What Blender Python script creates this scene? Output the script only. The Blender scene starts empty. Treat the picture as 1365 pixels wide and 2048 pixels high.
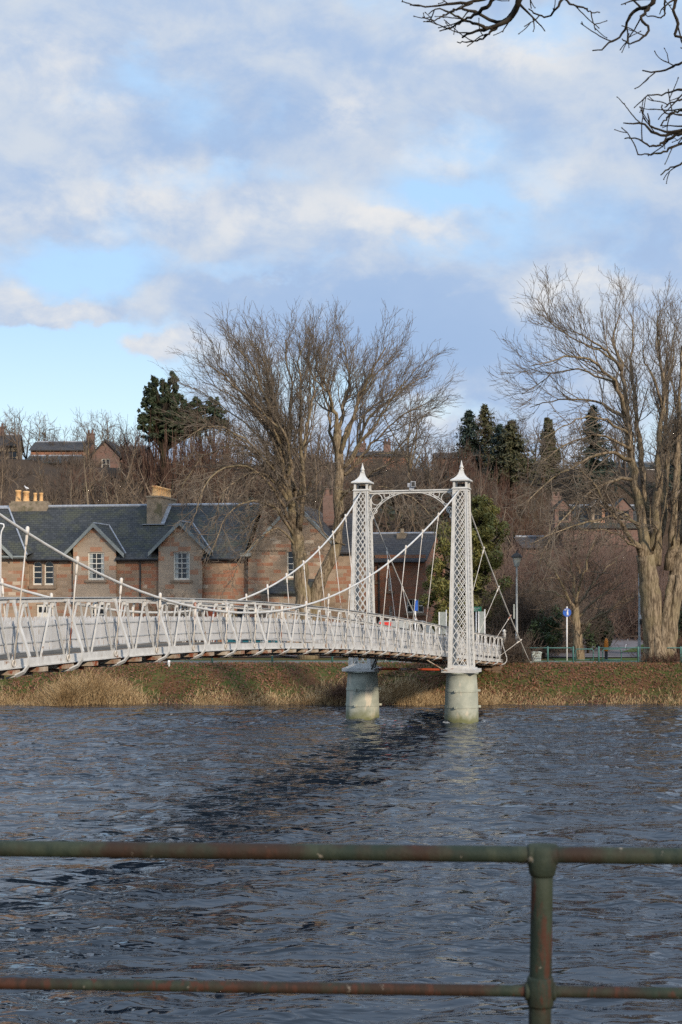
import bpy, math, random
import numpy as np
from mathutils import Vector, Matrix
R = math.radians
random.seed(7)
rng = np.random.default_rng(7)
sc = bpy.context.scene
col = sc.collection

# ---------------------------------------------------------------- camera
F, CX, HZ, EYE = 3000.0, 682.5, 1200.0, 5.0
cd = bpy.data.cameras.new('camera')
cam = bpy.data.objects.new('camera', cd); col.objects.link(cam)
cam.location = (0, 0, EYE); cam.rotation_euler = (R(90), 0, 0)
cd.sensor_fit = 'VERTICAL'; cd.sensor_height = 36.0; cd.lens = 36.0 * F / 2048
cd.shift_y = (HZ - 1024) / 2048
cd.clip_start = 0.1; cd.clip_end = 6000
cd.dof.use_dof = True; cd.dof.focus_distance = 62; cd.dof.aperture_fstop = 9.0
sc.camera = cam

# ---------------------------------------------------------------- world
SUN_AZ, SUN_EL = R(151), R(22)
W = bpy.data.worlds.new('World'); sc.world = W; W.use_nodes = True
nt = W.node_tree; nt.nodes.clear()
class NT:
    """small helper for writing node graphs"""
    def __init__(s, tree): s.t = tree
    def n(s, kind, **kw):
        o = s.t.nodes.new(kind)
        for k, v in kw.items(): setattr(o, k, v)
        return o
    def set(s, sock, v):
        if isinstance(v, bpy.types.NodeSocket): s.t.links.new(v, sock)
        elif v is not None: sock.default_value = v
    def math(s, op, a, b=None, c=None, clamp=False):
        o = s.n('ShaderNodeMath', operation=op, use_clamp=clamp)
        s.set(o.inputs[0], a); s.set(o.inputs[1], b); s.set(o.inputs[2], c)
        return o.outputs[0]
    def vmath(s, op, a, b=None):
        o = s.n('ShaderNodeVectorMath', operation=op)
        s.set(o.inputs[0], a); s.set(o.inputs[1], b)
        return o.outputs[0]
    def xyz(s, v):
        o = s.n('ShaderNodeSeparateXYZ'); s.set(o.inputs[0], v); return o.outputs
    def comb(s, x, y, z):
        o = s.n('ShaderNodeCombineXYZ'); s.set(o.inputs[0], x); s.set(o.inputs[1], y); s.set(o.inputs[2], z); return o.outputs[0]
    def noise(s, vec, scale, detail=4, rough=.55, dist=0.0, col=False):
        o = s.n('ShaderNodeTexNoise'); s.set(o.inputs['Vector'], vec)
        o.inputs['Scale'].default_value = scale; o.inputs['Detail'].default_value = detail
        o.inputs['Roughness'].default_value = rough; o.inputs['Distortion'].default_value = dist
        return o.outputs['Color' if col else 'Fac']
    def vor(s, vec, scale, out='Color', feature='F1'):
        o = s.n('ShaderNodeTexVoronoi', feature=feature); s.set(o.inputs['Vector'], vec); o.inputs['Scale'].default_value = scale
        return o.outputs[out]
    def step(s, v, a, b, lo=0.0, hi=1.0):
        o = s.n('ShaderNodeMapRange', interpolation_type='SMOOTHSTEP'); s.set(o.inputs[0], v)
        for k, x in zip((1, 2, 3, 4), (a, b, lo, hi)): o.inputs[k].default_value = x
        return o.outputs[0]
    def mix(s, f, a, b, mode='MIX'):
        o = s.n('ShaderNodeMix', data_type='RGBA', blend_type=mode); s.set(o.inputs[0], f)
        for k, x in ((6, a), (7, b)):
            if isinstance(x, tuple) and len(x) == 3: x = (*x, 1)
            s.set(o.inputs[k], x)
        return o.outputs[2]
    def map(s, vec, scale=(1, 1, 1), loc=(0, 0, 0), rot=(0, 0, 0)):
        o = s.n('ShaderNodeMapping'); s.set(o.inputs[0], vec)
        o.inputs[1].default_value = loc; o.inputs[2].default_value = rot; o.inputs[3].default_value = scale
        return o.outputs[0]

w = NT(nt)
tc = w.n('ShaderNodeTexCoord').outputs['Generated']
dx, dy, dz = w.xyz(tc)
zc = w.math('ADD', w.math('MAXIMUM', dz, 0.0), 0.13)
plane = w.comb(w.math('DIVIDE', dx, zc), w.math('DIVIDE', dy, zc), 0.0)
az = w.math('ARCTAN2', dx, dy)                     # sky azimuth and elevation, radians
el = w.math('ARCSINE', dz)
ang = w.comb(az, w.math('MULTIPLY', el, 1.45), 0.0)
warp = w.noise(ang, 11.0, 6, .6, 0, True)
wx, wy, wz = w.xyz(w.vmath('SUBTRACT', warp, (.5, .5, .5)))
azw = w.math('ADD', az, w.math('MULTIPLY', wx, .12)); elw = w.math('ADD', el, w.math('MULTIPLY', wy, .075))
def blob(px, row, rx, ry):
    """a soft patch of the sky round one azimuth and elevation"""
    a = math.atan((px - CX) / F); e = math.atan((HZ - row) / F)
    u = w.math('DIVIDE', w.math('SUBTRACT', azw, a), rx / F)
    v = w.math('DIVIDE', w.math('SUBTRACT', elw, e), ry / F)
    d = w.math('ADD', w.math('MULTIPLY', u, u), w.math('MULTIPLY', v, v))
    return w.step(w.math('SQRT', d), 1.0, 0.15)
def bsum(lst):
    o = None
    for px, row, rx, ry, k in lst:
        b = w.math('MULTIPLY', blob(px, row, rx, ry), k)
        o = b if o is None else w.math('ADD', o, b)
    return o
sky = w.n('ShaderNodeTexSky', sky_type='NISHITA', sun_disc=False)
sky.sun_elevation = SUN_EL; sky.sun_rotation = SUN_AZ; sky.air_density = 1.0; sky.dust_density = .6; sky.ozone_density = 1.5
n1 = w.noise(w.map(ang, (1, 1, 1), (.37, .11, 0), (0, 0, .35)), 7.5, 8, .57, .3)
n2 = w.noise(w.map(ang, (1, 1, 1), (1.9, .6, 0), (0, 0, .25)), 13.0, 8, .60, .35)
n3 = w.noise(w.map(ang, (1, 1, 1), (.2, 2.1, 0)), 30.0, 6, .6, .2)
holes = bsum([(400, 350, 300, 60, .20), (930, 385, 180, 50, .17), (1090, 80, 230, 70, .20), (560, 515, 200, 70, .22), (920, 265, 120, 50, .08), (270, 130, 130, 60, .14),
              (170, 700, 430, 130, .42), (60, 830, 520, 120, .36), (200, 530, 330, 70, .22), (900, 800, 200, 60, .2), (640, 790, 200, 90, .2)])
banks = bsum([(120, 330, 330, 130, .14), (700, 470, 420, 50, .16), (900, 660, 620, 170, .26), (300, 60, 600, 110, .12), (1050, 190, 420, 60, .14), (80, 610, 240, 40, .34), (330, 690, 110, 40, .36), (520, 575, 120, 40, .22)])
dens = w.math('ADD', w.math('SUBTRACT', n1, holes), banks)
cover = w.step(dens, .22, .52)
light = bsum([(790, 450, 240, 70, .7), (890, 300, 150, 60, .65), (690, 230, 90, 90, .55), (140, 170, 240, 90, .5), (1010, 120, 220, 70, .7), (1170, 575, 170, 60, .7), (110, 600, 260, 60, .6),
              (170, 440, 260, 70, .55), (300, 370, 220, 80, .5), (520, 430, 200, 60, .45), (330, 690, 180, 60, .6), (830, 815, 150, 60, .6), (960, 420, 80, 40, .5), (1100, 370, 120, 50, .35)])
dark = bsum([(850, 690, 430, 150, .9), (620, 620, 320, 110, .5), (420, 390, 260, 60, .25), (250, 545, 220, 40, .45), (520, 240, 420, 110, .45), (1200, 450, 260, 110, .3)])
shade = w.math('ADD', w.math('SUBTRACT', w.step(w.math('ADD', w.math('MULTIPLY', n2, .7), w.math('MULTIPLY', n3, .3)), .34, .66), w.math('MULTIPLY', dark, .8)), w.math('MULTIPLY', light, .5), clamp=True)
cc = w.mix(shade, (.365, .49, .70), (.57, .63, .715))
cc = w.mix(w.math('MULTIPLY', dark, .6, clamp=True), cc, (.295, .43, .66))
cc = w.mix(w.math('MULTIPLY', w.math('MULTIPLY', light, w.step(w.math('ADD', w.math('MULTIPLY', n2, .55), w.math('MULTIPLY', n3, .45)), .36, .64)), 1.15, clamp=True), cc, (.79, .775, .76))
low = w.step(el, .22, .06)
clear = w.mix(low, (.44, .67, .95), (.72, .93, 1.0))
clear = w.mix(.15, clear, w.vmath('SCALE', sky.outputs[0]))
clear.node.inputs[7].links[0].from_node.inputs['Scale'].default_value = .13
# the clear air is the sky texture, tinted; the clouds lie over it
bg = w.n('ShaderNodeBackground'); w.set(bg.inputs[0], w.mix(w.math('MULTIPLY', w.step(el, .40, .8), .8), w.mix(cover, clear, cc), (.74, .96, 1.30))); bg.inputs[1].default_value = 1.0  # brighter blue added high above the view, lifting water reflections and ambient light
below = w.n('ShaderNodeBackground'); below.inputs[0].default_value = (.05, .05, .045, 1)
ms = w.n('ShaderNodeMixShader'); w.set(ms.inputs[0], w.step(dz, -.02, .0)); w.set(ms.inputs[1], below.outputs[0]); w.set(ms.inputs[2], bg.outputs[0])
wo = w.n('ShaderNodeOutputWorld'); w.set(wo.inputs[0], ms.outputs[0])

# ---------------------------------------------------------------- sun and exposure
sl = bpy.data.lights.new('sun', 'SUN'); so = bpy.data.objects.new('sun', sl); col.objects.link(so)
sl.energy = 3.6; sl.angle = R(4.0); sl.color = (1.0, .86, .70)
sdir = Vector((math.sin(SUN_AZ) * math.cos(SUN_EL), math.cos(SUN_AZ) * math.cos(SUN_EL), math.sin(SUN_EL)))
so.rotation_euler = sdir.to_track_quat('Z', 'Y').to_euler(); so.location = (30, -30, 40)
sc.view_settings.view_transform = 'Standard'; sc.view_settings.look = 'None'
sc.view_settings.exposure = 0.17; sc.view_settings.gamma = 1
sc.cycles.use_denoising = False; sc.cycles.max_bounces = 5; sc.cycles.diffuse_bounces = 2; sc.cycles.glossy_bounces = 3; sc.cycles.transparent_max_bounces = 8
sc.cycles.caustics_reflective = False; sc.cycles.caustics_refractive = False

# ---------------------------------------------------------------- helpers
def P(px, row, Y):
    """photo pixel at a depth Y -> world point"""
    return np.array(((px - CX) / F * Y, Y, EYE - (row - HZ) / F * Y))
ORG = {}
class Geo:
    """collects polygons; build() links them as ONE mesh object"""
    def __init__(s): s.v = []; s.f4 = []; s.f3 = []; s.fn = []; s.n = 0
    def add(s, v, f):
        v = np.asarray(v, float).reshape(-1, 3); f = np.asarray(f, int)
        (s.f4 if f.shape[1] == 4 else s.f3).append(f + s.n)
        s.v.append(v); s.n += len(v)
    def poly(s, pts):
        s.fn.append([s.n + i for i in range(len(pts))]); s.v.append(np.asarray(pts, float)); s.n += len(pts)
    BOXF = np.array([[0, 3, 2, 1], [4, 5, 6, 7], [0, 1, 5, 4], [1, 2, 6, 5], [2, 3, 7, 6], [3, 0, 4, 7]])
    def box(s, x0, x1, y0, y1, z0, z1):
        s.add([(x0, y0, z0), (x1, y0, z0), (x1, y1, z0), (x0, y1, z0), (x0, y0, z1), (x1, y0, z1), (x1, y1, z1), (x0, y1, z1)], s.BOXF)
    def bar(s, a, b, wd, ht, up=(0, 0, 1)):
        a = np.asarray(a, float); b = np.asarray(b, float); t = b - a; t /= np.linalg.norm(t) + 1e-9
        sd = np.cross(t, up); sd /= np.linalg.norm(sd) + 1e-9; u = np.cross(sd, t)
        c = [(-1, -1), (1, -1), (1, 1), (-1, 1)]
        s.add([p + sd * i * wd / 2 + u * j * ht / 2 for p in (a, b) for i, j in c], s.BOXF)
    def tube(s, pts, rad, k=6, cap=True):
        pts = np.asarray(pts, float); n = len(pts); rad = np.broadcast_to(np.asarray(rad, float), (n,))
        t = np.gradient(pts, axis=0); t /= np.linalg.norm(t, axis=1)[:, None] + 1e-9
        m = np.abs(t.mean(0)); ref = np.zeros(3); ref[int(np.argmin(m))] = 1
        a = np.cross(t, ref); a /= np.linalg.norm(a, axis=1)[:, None] + 1e-9; b = np.cross(t, a)
        th = np.arange(k) * 2 * math.pi / k
        v = pts[:, None] + rad[:, None, None] * (a[:, None] * np.cos(th)[None, :, None] + b[:, None] * np.sin(th)[None, :, None])
        i = np.arange(n - 1)[:, None] * k; j = np.arange(k)[None]; j2 = (j + 1) % k
        f = np.stack([i + j, i + j2, i + k + j2, i + k + j], -1).reshape(-1, 4)
        base = s.n; s.add(v.reshape(-1, 3), f)
        if cap and k > 3: s.fn.append([base + q for q in range(k)][::-1]); s.fn.append([base + (n - 1) * k + q for q in range(k)])
    def tubes(s, lst, k=3):
        """many thin open tubes at once: list of (points, radii)"""
        by = {}
        for q, r_ in lst: by.setdefault(len(q), []).append((q, r_))
        th = np.arange(k) * 2 * math.pi / k; cs, sn = np.cos(th)[None, None, :, None], np.sin(th)[None, None, :, None]
        for n, l in by.items():
            p = np.array([a for a, b in l], float); r_ = np.array([np.broadcast_to(b, (n,)) for a, b in l], float)
            t = np.gradient(p, axis=1); t /= np.linalg.norm(t, axis=2)[..., None] + 1e-9
            ref = np.eye(3)[np.argmin(np.abs(t.mean(1)), axis=1)][:, None, :]
            a = np.cross(t, np.broadcast_to(ref, t.shape)); a /= np.linalg.norm(a, axis=2)[..., None] + 1e-9; b = np.cross(t, a)
            v = p[:, :, None] + r_[:, :, None, None] * (a[:, :, None] * cs + b[:, :, None] * sn)
            i = np.arange(n - 1)[:, None] * k; j = np.arange(k)[None]; j2 = (j + 1) % k
            f = np.stack([i + j, i + j2, i + k + j2, i + k + j], -1).reshape(-1, 4)
            f = (np.arange(len(l)) * n * k)[:, None, None] + f[None]
            s.add(v.reshape(-1, 3), f.reshape(-1, 4))
    def lathe(s, prof, c=(0, 0, 0), k=24, ph=0.0, square=False):
        prof = np.asarray(prof, float); n = len(prof); th = np.arange(k) * 2 * math.pi / k + ph
        v = np.stack([prof[:, :1] * np.cos(th), prof[:, :1] * np.sin(th), np.repeat(prof[:, 1:], k, 1)], -1) + np.asarray(c, float)
        i = np.arange(n - 1)[:, None] * k; j = np.arange(k)[None]; j2 = (j + 1) % k
        s.add(v.reshape(-1, 3), np.stack([i + j, i + j2, i + k + j2, i + k + j], -1).reshape(-1, 4))
    def ring(s, c, r, tr, ax, ay, k=20, kt=6):
        th = np.linspace(0, 2 * math.pi, k + 1); ax = np.asarray(ax, float); ay = np.asarray(ay, float)
        s.tube([np.asarray(c) + ax * r * math.cos(t) + ay * r * math.sin(t) for t in th], tr, kt, False)
    def prism(s, poly, off):
        """closed polygon (list of points) pushed along a vector"""
        p = np.asarray(poly, float); q = p + np.asarray(off, float); n = len(p); b = s.n
        s.v.append(np.vstack([p, q])); s.n += 2 * n
        s.fn.append([b + i for i in range(n)][::-1]); s.fn.append([b + n + i for i in range(n)])
        for i in range(n): s.fn.append([b + i, b + (i + 1) % n, b + n + (i + 1) % n, b + n + i])
    def build(s, name, mat, parent=None, smooth=False, local=False, uv=False):
        v = np.concatenate(s.v) if s.v else np.zeros((0, 3))
        o3 = np.zeros(3)
        if parent is not None and not local: o3 = np.asarray(ORG.get(parent.name, (0, 0, 0)), float)
        v = v - o3
        loops = []; tot = []
        for fl, k in ((s.f4, 4), (s.f3, 3)):
            if fl:
                a = np.concatenate(fl); loops.append(a.ravel()); tot.append(np.full(len(a), k))
        for f in s.fn: loops.append(np.array(f)); tot.append(np.array([len(f)]))
        loops = np.concatenate(loops); tot = np.concatenate(tot)
        me = bpy.data.meshes.new(name)
        me.vertices.add(len(v)); me.vertices.foreach_set('co', v.astype(np.float32).ravel())
        me.loops.add(len(loops)); me.loops.foreach_set('vertex_index', loops.astype(np.int32))
        me.polygons.add(len(tot)); me.polygons.foreach_set('loop_start', np.concatenate([[0], np.cumsum(tot)[:-1]]).astype(np.int32))
        me.polygons.foreach_set('use_smooth', np.full(len(tot), bool(smooth)))
        me.update(calc_edges=True); me.validate()
        if mat: me.materials.append(mat)
        o = bpy.data.objects.new(name, me); col.objects.link(o)
        if parent is not None: o.parent = parent; ORG[o.name] = ORG.get(parent.name, (0, 0, 0))
        return o
def tag(o, label=None, cat=None, group=None, kind=None):
    if label: o['label'] = label
    if cat: o['category'] = cat
    if group: o['group'] = group
    if kind: o['kind'] = kind
    return o
def thing(name, loc, label, cat, group=None, rz=0.0):
    o = bpy.data.objects.new(name, None); col.objects.link(o); o.location = loc; o.rotation_euler = (0, 0, rz)
    o.empty_display_size = .3
    ORG[o.name] = tuple(loc) if rz == 0 else (0, 0, 0)
    return tag(o, label, cat, group)
def copy_tree(o, parent=None):
    c = o.copy(); col.objects.link(c); c.parent = parent
    for ch in list(o.children): copy_tree(ch, c)
    return c

# ---------------------------------------------------------------- materials
def new_mat(name, rough=.7, spec=.3, metal=0.0):
    m = bpy.data.materials.new(name); m.use_nodes = True; t = NT(m.node_tree)
    b = m.node_tree.nodes['Principled BSDF']
    b.inputs['Roughness'].default_value = rough; b.inputs['Specular IOR Level'].default_value = spec; b.inputs['Metallic'].default_value = metal
    return m, t, b
def pos(t): return t.n('ShaderNodeNewGeometry').outputs['Position']
def obco(t): return t.n('ShaderNodeTexCoord').outputs['Object']
def bump(t, b, h, strength=.4, dist=.02):
    o = t.n('ShaderNodeBump'); o.inputs['Strength'].default_value = strength; o.inputs['Distance'].default_value = dist
    t.set(o.inputs['Height'], h); t.set(b.inputs['Normal'], o.outputs[0])
def m_noise(name, c1, c2, scale=3, rough=.75, spec=.25, c3=None, s3=1.0, lo=.56, hi=.68, bmp=0.0, metal=0.0, stretch=(1, 1, 1), detail=6):
    m, t, b = new_mat(name, rough, spec, metal)
    v = t.map(obco(t), stretch)
    n = t.noise(v, scale, detail, .6)
    c = t.mix(t.step(n, .35, .65), c1, c2)
    if c3: c = t.mix(t.step(t.noise(v, s3, 6, .65), lo, hi), c, c3)
    t.set(b.inputs['Base Color'], c)
    if bmp: bump(t, b, n, bmp)
    return m
M = {}
M['white'] = m_noise('white_paint', (.57, .56, .53), (.47, .46, .43), 5, .5, .3, (.24, .13, .07), 3.2, .605, .70, .1)
M['white_clean'] = m_noise('white_paint_clean', (.60, .59, .555), (.50, .49, .455), 4, .5, .3, (.36, .29, .21), 3.5, .63, .75)
M['cable'] = m_noise('cable_paint', (.60, .585, .545), (.50, .485, .45), 4, .6, .25, (.30, .22, .15), 2.5, .62, .74)
M['picket'] = m_noise('picket_paint', (.53, .525, .515), (.43, .43, .425), 2.2, .6, .25, (.36, .33, .285), 3, .60, .74)
M['rail_grey'] = m_noise('grey_rail_paint', (.40, .41, .41), (.32, .33, .33), 4, .55, .3)
M['rust'] = m_noise('rusty_cream', (.46, .39, .30), (.27, .19, .125), 2.5, .8, .2, (.22, .06, .025), 3, .50, .62)
M['rust_dark'] = m_noise('dark_rust', (.07, .04, .028), (.12, .055, .03), 3, .85, .15)
M['rust_red'] = m_noise('red_rust_rod', (.66, .63, .57), (.55, .5, .42), 4, .7, .25, (.33, .05, .015), .35, .42, .5)
M['hanger'] = m_noise('hanger_paint', (.64, .60, .54), (.52, .46, .38), 3, .6, .3, (.25, .07, .03), 1.3, .60, .68)
M['deck'] = m_noise('deck_timber', (.15, .115, .08), (.21, .165, .12), 3, .85, .15, stretch=(1, 1, 4))
M['dark'] = m_noise('dark_iron', (.02, .02, .02), (.035, .033, .03), 6, .6, .3)
M['alu'] = m_noise('lamp_housing', (.45, .46, .48), (.25, .26, .28), 8, .35, .5, metal=.6)
def m_bark(name, c1, c2, c3, scale=13):
    m, t, b = new_mat(name, .9, .12)
    v = t.map(obco(t), (1, 1, .16)); n = t.noise(v, scale, 7, .7); n2 = t.noise(obco(t), .9, 3, .5)
    c = t.mix(t.step(n, .43, .57), c1, c2)
    c = t.mix(t.math('MULTIPLY', t.step(n2, .45, .65), .6), c, c3)
    c = t.mix(t.math('MULTIPLY', t.step(t.noise(t.map(obco(t), (1, 1, .12)), 3.2, 4, .6), .56, .64), .55), c, (.05, .036, .024))
    t.set(b.inputs['Base Color'], c); bump(t, b, n, .9, .05)
    return m
M['bark'] = m_bark('bark_grey_brown', (.095, .070, .045), (.29, .225, .15), (.22, .18, .10))
M['twig'] = m_noise('twig_brown', (.125, .100, .076), (.20, .165, .128), 1.5, .9, .1)
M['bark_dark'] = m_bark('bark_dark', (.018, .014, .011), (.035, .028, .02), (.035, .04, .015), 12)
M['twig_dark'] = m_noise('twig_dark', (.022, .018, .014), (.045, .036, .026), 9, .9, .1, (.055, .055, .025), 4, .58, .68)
M['bark_pale'] = m_bark('bark_pale', (.17, .135, .095), (.29, .235, .165), (.21, .18, .115))
M['twig_pale'] = m_noise('twig_pale', (.15, .11, .075), (.22, .165, .115), 1.2, .9, .1)
M['twig_far'] = m_noise('twig_far', (.085, .065, .050), (.16, .125, .098), .35, .9, .08)
M['twig_red'] = m_noise('twig_red', (.090, .052, .038), (.145, .088, .064), .4, .9, .08)
M['twig_purple'] = m_noise('twig_purple', (.12, .080, .064), (.18, .125, .10), .4, .9, .08)
def m_leaf(name, c1, c2, c3, scale=.5):
    m, t, b = new_mat(name, .6, .25)
    n = t.noise(pos(t), scale, 4, .6); n2 = t.noise(pos(t), scale * 7, 2, .5)
    c = t.mix(t.step(n, .36, .64), c1, c2); c = t.mix(t.step(n2, .52, .68), c, c3)
    t.set(b.inputs['Base Color'], c)
    return m
M['yew'] = m_leaf('conifer_dark', (.022, .034, .017), (.040, .054, .024), (.062, .070, .032))
M['fir'] = m_leaf('fir_blue_green', (.018, .032, .024), (.034, .050, .034), (.060, .066, .040))
M['fir_brown'] = m_leaf('cypress_olive', (.05, .053, .022), (.08, .078, .036), (.095, .075, .04))
M['laurel'] = m_leaf('laurel_green', (.13, .125, .033), (.31, .27, .08), (.18, .19, .058), .45)
M['hedge'] = m_leaf('hedge_green', (.030, .048, .019), (.05, .072, .028), (.08, .11, .042))
M['hedge_dark'] = m_leaf('hedge_dark', (.011, .017, .008), (.022, .03, .012), (.035, .045, .018))
M['straw'] = m_leaf('dry_grass', (.34, .23, .115), (.50, .365, .20), (.23, .14, .07), .9)
M['grass'] = m_leaf('short_grass', (.058, .082, .020), (.10, .110, .032), (.13, .088, .036), .5)
M['litter'] = m_leaf('fallen_leaves', (.13, .052, .028), (.19, .082, .042), (.085, .04, .022), .7)
M['ivy'] = m_leaf('dark_understorey', (.025, .028, .016), (.04, .038, .022), (.045, .05, .025), .3)
def m_stone(name, cols, mortar, bw=.52, rh=.24, redamt=.5):
    m, t, b = new_mat(name, .9, .15)
    x, y, z = t.xyz(obco(t))
    wv = t.noise(obco(t), 1.6, 3, .5, 0, True)
    wv = t.vmath('SUBTRACT', wv, (.5, .5, .5))
    v = t.vmath('ADD', t.comb(t.math('ADD', x, y), z, 0.0), t.vmath('MULTIPLY', wv, (.16, .10, 0)))
    br = t.n('ShaderNodeTexBrick'); t.set(br.inputs['Vector'], v)
    br.offset = .43; br.squash = 1.35; br.squash_frequency = 3
    br.inputs['Color1'].default_value = (0, 0, 0, 1); br.inputs['Color2'].default_value = (1, 1, 1, 1); br.inputs['Mortar'].default_value = (.5, .5, .5, 1)
    br.inputs['Scale'].default_value = 1; br.inputs['Mortar Size'].default_value = .012; br.inputs['Mortar Smooth'].default_value = .4
    br.inputs['Bias'].default_value = 0; br.inputs['Brick Width'].default_value = bw; br.inputs['Row Height'].default_value = rh
    rnd = br.outputs['Color']
    big = t.noise(obco(t), .45, 3, .5)
    c = t.mix(rnd, cols[0], cols[1])
    sel = t.math('ADD', rnd, t.math('MULTIPLY', t.math('SUBTRACT', big, .5), .7))
    c = t.mix(t.step(sel, .74 - .3 * redamt, .80 - .3 * redamt), c, cols[2])
    c = t.mix(t.step(sel, .97, 1.04), c, cols[3])
    c = t.mix(t.math('MULTIPLY', t.noise(obco(t), 7, 5, .65), .28), c, (.14, .10, .075))
    c = t.mix(br.outputs['Fac'], c, mortar); c = t.vmath('SCALE', c); c.node.inputs['Scale'].default_value = 1.16
    t.set(b.inputs['Base Color'], c)
    bump(t, b, t.math('SUBTRACT', t.math('MULTIPLY', t.noise(obco(t), 9, 4, .6), .5), br.outputs['Fac']), .5, .03)
    return m
M['rubble'] = m_stone('sandstone_rubble', ((.25, .18, .12), (.40, .30, .21), (.30, .145, .085), (.46, .37, .27)), (.36, .28, .205), .52, .23, .22)
M['rubble_red'] = m_stone('red_rubble', ((.25, .165, .105), (.37, .26, .175), (.31, .14, .08), (.46, .37, .275)), (.34, .25, .18), .50, .23, .62)
M['ashlar'] = m_stone('pale_ashlar', ((.33, .26, .19), (.40, .32, .235), (.36, .19, .115), (.42, .32, .225)), (.36, .285, .21), .62, .30, .05)
M['brick'] = m_stone('brown_brick', ((.22, .115, .075), (.28, .15, .095), (.30, .125, .07), (.29, .18, .12)), (.25, .17, .12), .4, .15, .4)
M['pinkwall'] = m_stone('pink_wall', ((.15, .10, .082), (.185, .12, .10), (.17, .10, .08), (.19, .13, .105)), (.19, .125, .10), .4, .15, .3)
M['abut'] = m_stone('abutment_stone', ((.16, .105, .065), (.22, .15, .095), (.12, .075, .05), (.26, .19, .12)), (.10, .075, .055), .5, .3, .2)
M['gardenwall'] = m_stone('garden_wall_stone', ((.27, .21, .16), (.33, .26, .20), (.25, .18, .13), (.32, .25, .19)), (.24, .19, .15), .5, .22, .2)
def m_slate(name, c1, c2, moss, mossamt=.5):
    m, t, b = new_mat(name, .8, .18)
    x, y, z = t.xyz(obco(t))
    v = t.comb(t.math('ADD', x, t.math('MULTIPLY', y, .35)), z, 0.0)
    br = t.n('ShaderNodeTexBrick'); t.set(br.inputs['Vector'], v); br.offset = .5
    br.inputs['Color1'].default_value = (0, 0, 0, 1); br.inputs['Color2'].default_value = (1, 1, 1, 1); br.inputs['Mortar'].default_value = (0, 0, 0, 1)
    br.inputs['Scale'].default_value = 1; br.inputs['Mortar Size'].default_value = .012; br.inputs['Brick Width'].default_value = .3; br.inputs['Row Height'].default_value = .15
    c = t.mix(br.outputs['Color'], c1, c2)
    c = t.mix(t.math('MULTIPLY', t.step(t.noise(obco(t), .9, 7, .7), .45, .60), mossamt), c, moss)
    c = t.mix(t.math('MULTIPLY', t.step(t.noise(t.map(obco(t), (2.5, 2.5, .5)), 1.5, 4, .6), .5, .7), .3), c, (.11, .115, .12))
    c = t.mix(br.outputs['Fac'], c, (.025, .026, .028))
    t.set(b.inputs['Base Color'], c); bump(t, b, t.math('SUBTRACT', br.outputs['Color'], br.outputs['Fac']), .35, .02)
    return m
M['slate'] = m_slate('roof_slate', (.036, .040, .042), (.060, .064, .066), (.078, .080, .050), .7)
M['slate_brown'] = m_slate('roof_slate_brown', (.045, .042, .043), (.068, .064, .064), (.085, .072, .055), .6)
M['lead'] = m_noise('lead_ridge', (.24, .26, .29), (.34, .36, .39), 3, .5, .3)
M['barge'] = m_noise('grey_green_board', (.19, .215, .21), (.24, .265, .255), 3, .6, .25)
M['gutter'] = m_noise('black_gutter', (.025, .027, .03), (.045, .047, .05), 4, .5, .3)
M['sash'] = m_noise('cream_sash_paint', (.72, .69, .60), (.62, .58, .49), 5, .5, .35)
M['sillstone'] = m_noise('sill_stone', (.22, .165, .115), (.30, .225, .16), 4, .9, .15)
M['pot'] = m_noise('terracotta_pot', (.58, .33, .135), (.66, .42, .20), 5, .8, .2, (.35, .12, .05), 4, .60, .66)
M['chimstone'] = m_noise('chimney_render', (.20, .16, .115), (.29, .235, .17), 2.5, .9, .15, (.13, .115, .07), 1.6, .52, .66, .3)
m, t, b = new_mat('window_glass', .06, .6); b.inputs['Base Color'].default_value = (.012, .014, .016, 1); M['glass'] = m
M['curtain'] = m_noise('curtain', (.42, .44, .42), (.30, .33, .32), 5, .9, .1)
M['asphalt'] = m_noise('asphalt', (.13, .115, .115), (.17, .15, .148), 1.5, .9, .15, (.10, .09, .09), .4, .5, .65)
M['pavement'] = m_noise('pavement_slabs', (.20, .165, .155), (.25, .205, .19), 2, .9, .15)
M['kerb'] = m_noise('kerb_stone', (.25, .23, .21), (.32, .29, .26), 3, .9, .15)
M['paintline'] = m_noise('road_paint', (.5, .48, .45), (.62, .6, .57), 6, .8, .2)
M['lawn'] = m_noise('lawn', (.045, .072, .018), (.075, .105, .028), 2, .95, .1, (.10, .075, .035), 2.5, .58, .7)
M['teal'] = m_noise('teal_paint', (.045, .13, .115), (.07, .17, .15), 5, .5, .35, (.10, .09, .07), 6, .62, .7)
M['greypole'] = m_noise('grey_pole', (.36, .38, .38), (.27, .29, .29), 4, .5, .35)
M['signblue'] = m_noise('sign_blue', (.015, .09, .42), (.02, .11, .46), 4, .4, .4)
M['signgreen'] = m_noise('sign_green', (.01, .16, .085), (.015, .19, .10), 4, .4, .4)
M['signwhite'] = m_noise('sign_white', (.75, .75, .74), (.70, .70, .69), 4, .4, .4)
M['signred'] = m_noise('sign_red', (.65, .03, .02), (.55, .03, .02), 4, .4, .4)
M['orange'] = m_noise('orange_plastic', (.80, .26, .02), (.70, .21, .02), 4, .5, .4)
M['black'] = m_noise('black_plastic', (.018, .018, .018), (.03, .03, .03), 6, .5, .4)
M['panelgrey'] = m_noise('frosted_panel', (.34, .36, .33), (.27, .30, .27), 5, .35, .4)
M['bin'] = m_noise('bin_plastic', (.42, .47, .44), (.36, .41, .38), 5, .5, .35)
M['reddoor'] = m_noise('red_door', (.36, .085, .035), (.28, .065, .03), 4, .6, .3)
M['carteal'] = m_noise('car_teal', (.01, .09, .12), (.012, .10, .13), 3, .25, .5)
M['carsilver'] = m_noise('car_silver', (.48, .50, .48), (.42, .44, .43), 3, .3, .5)
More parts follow.
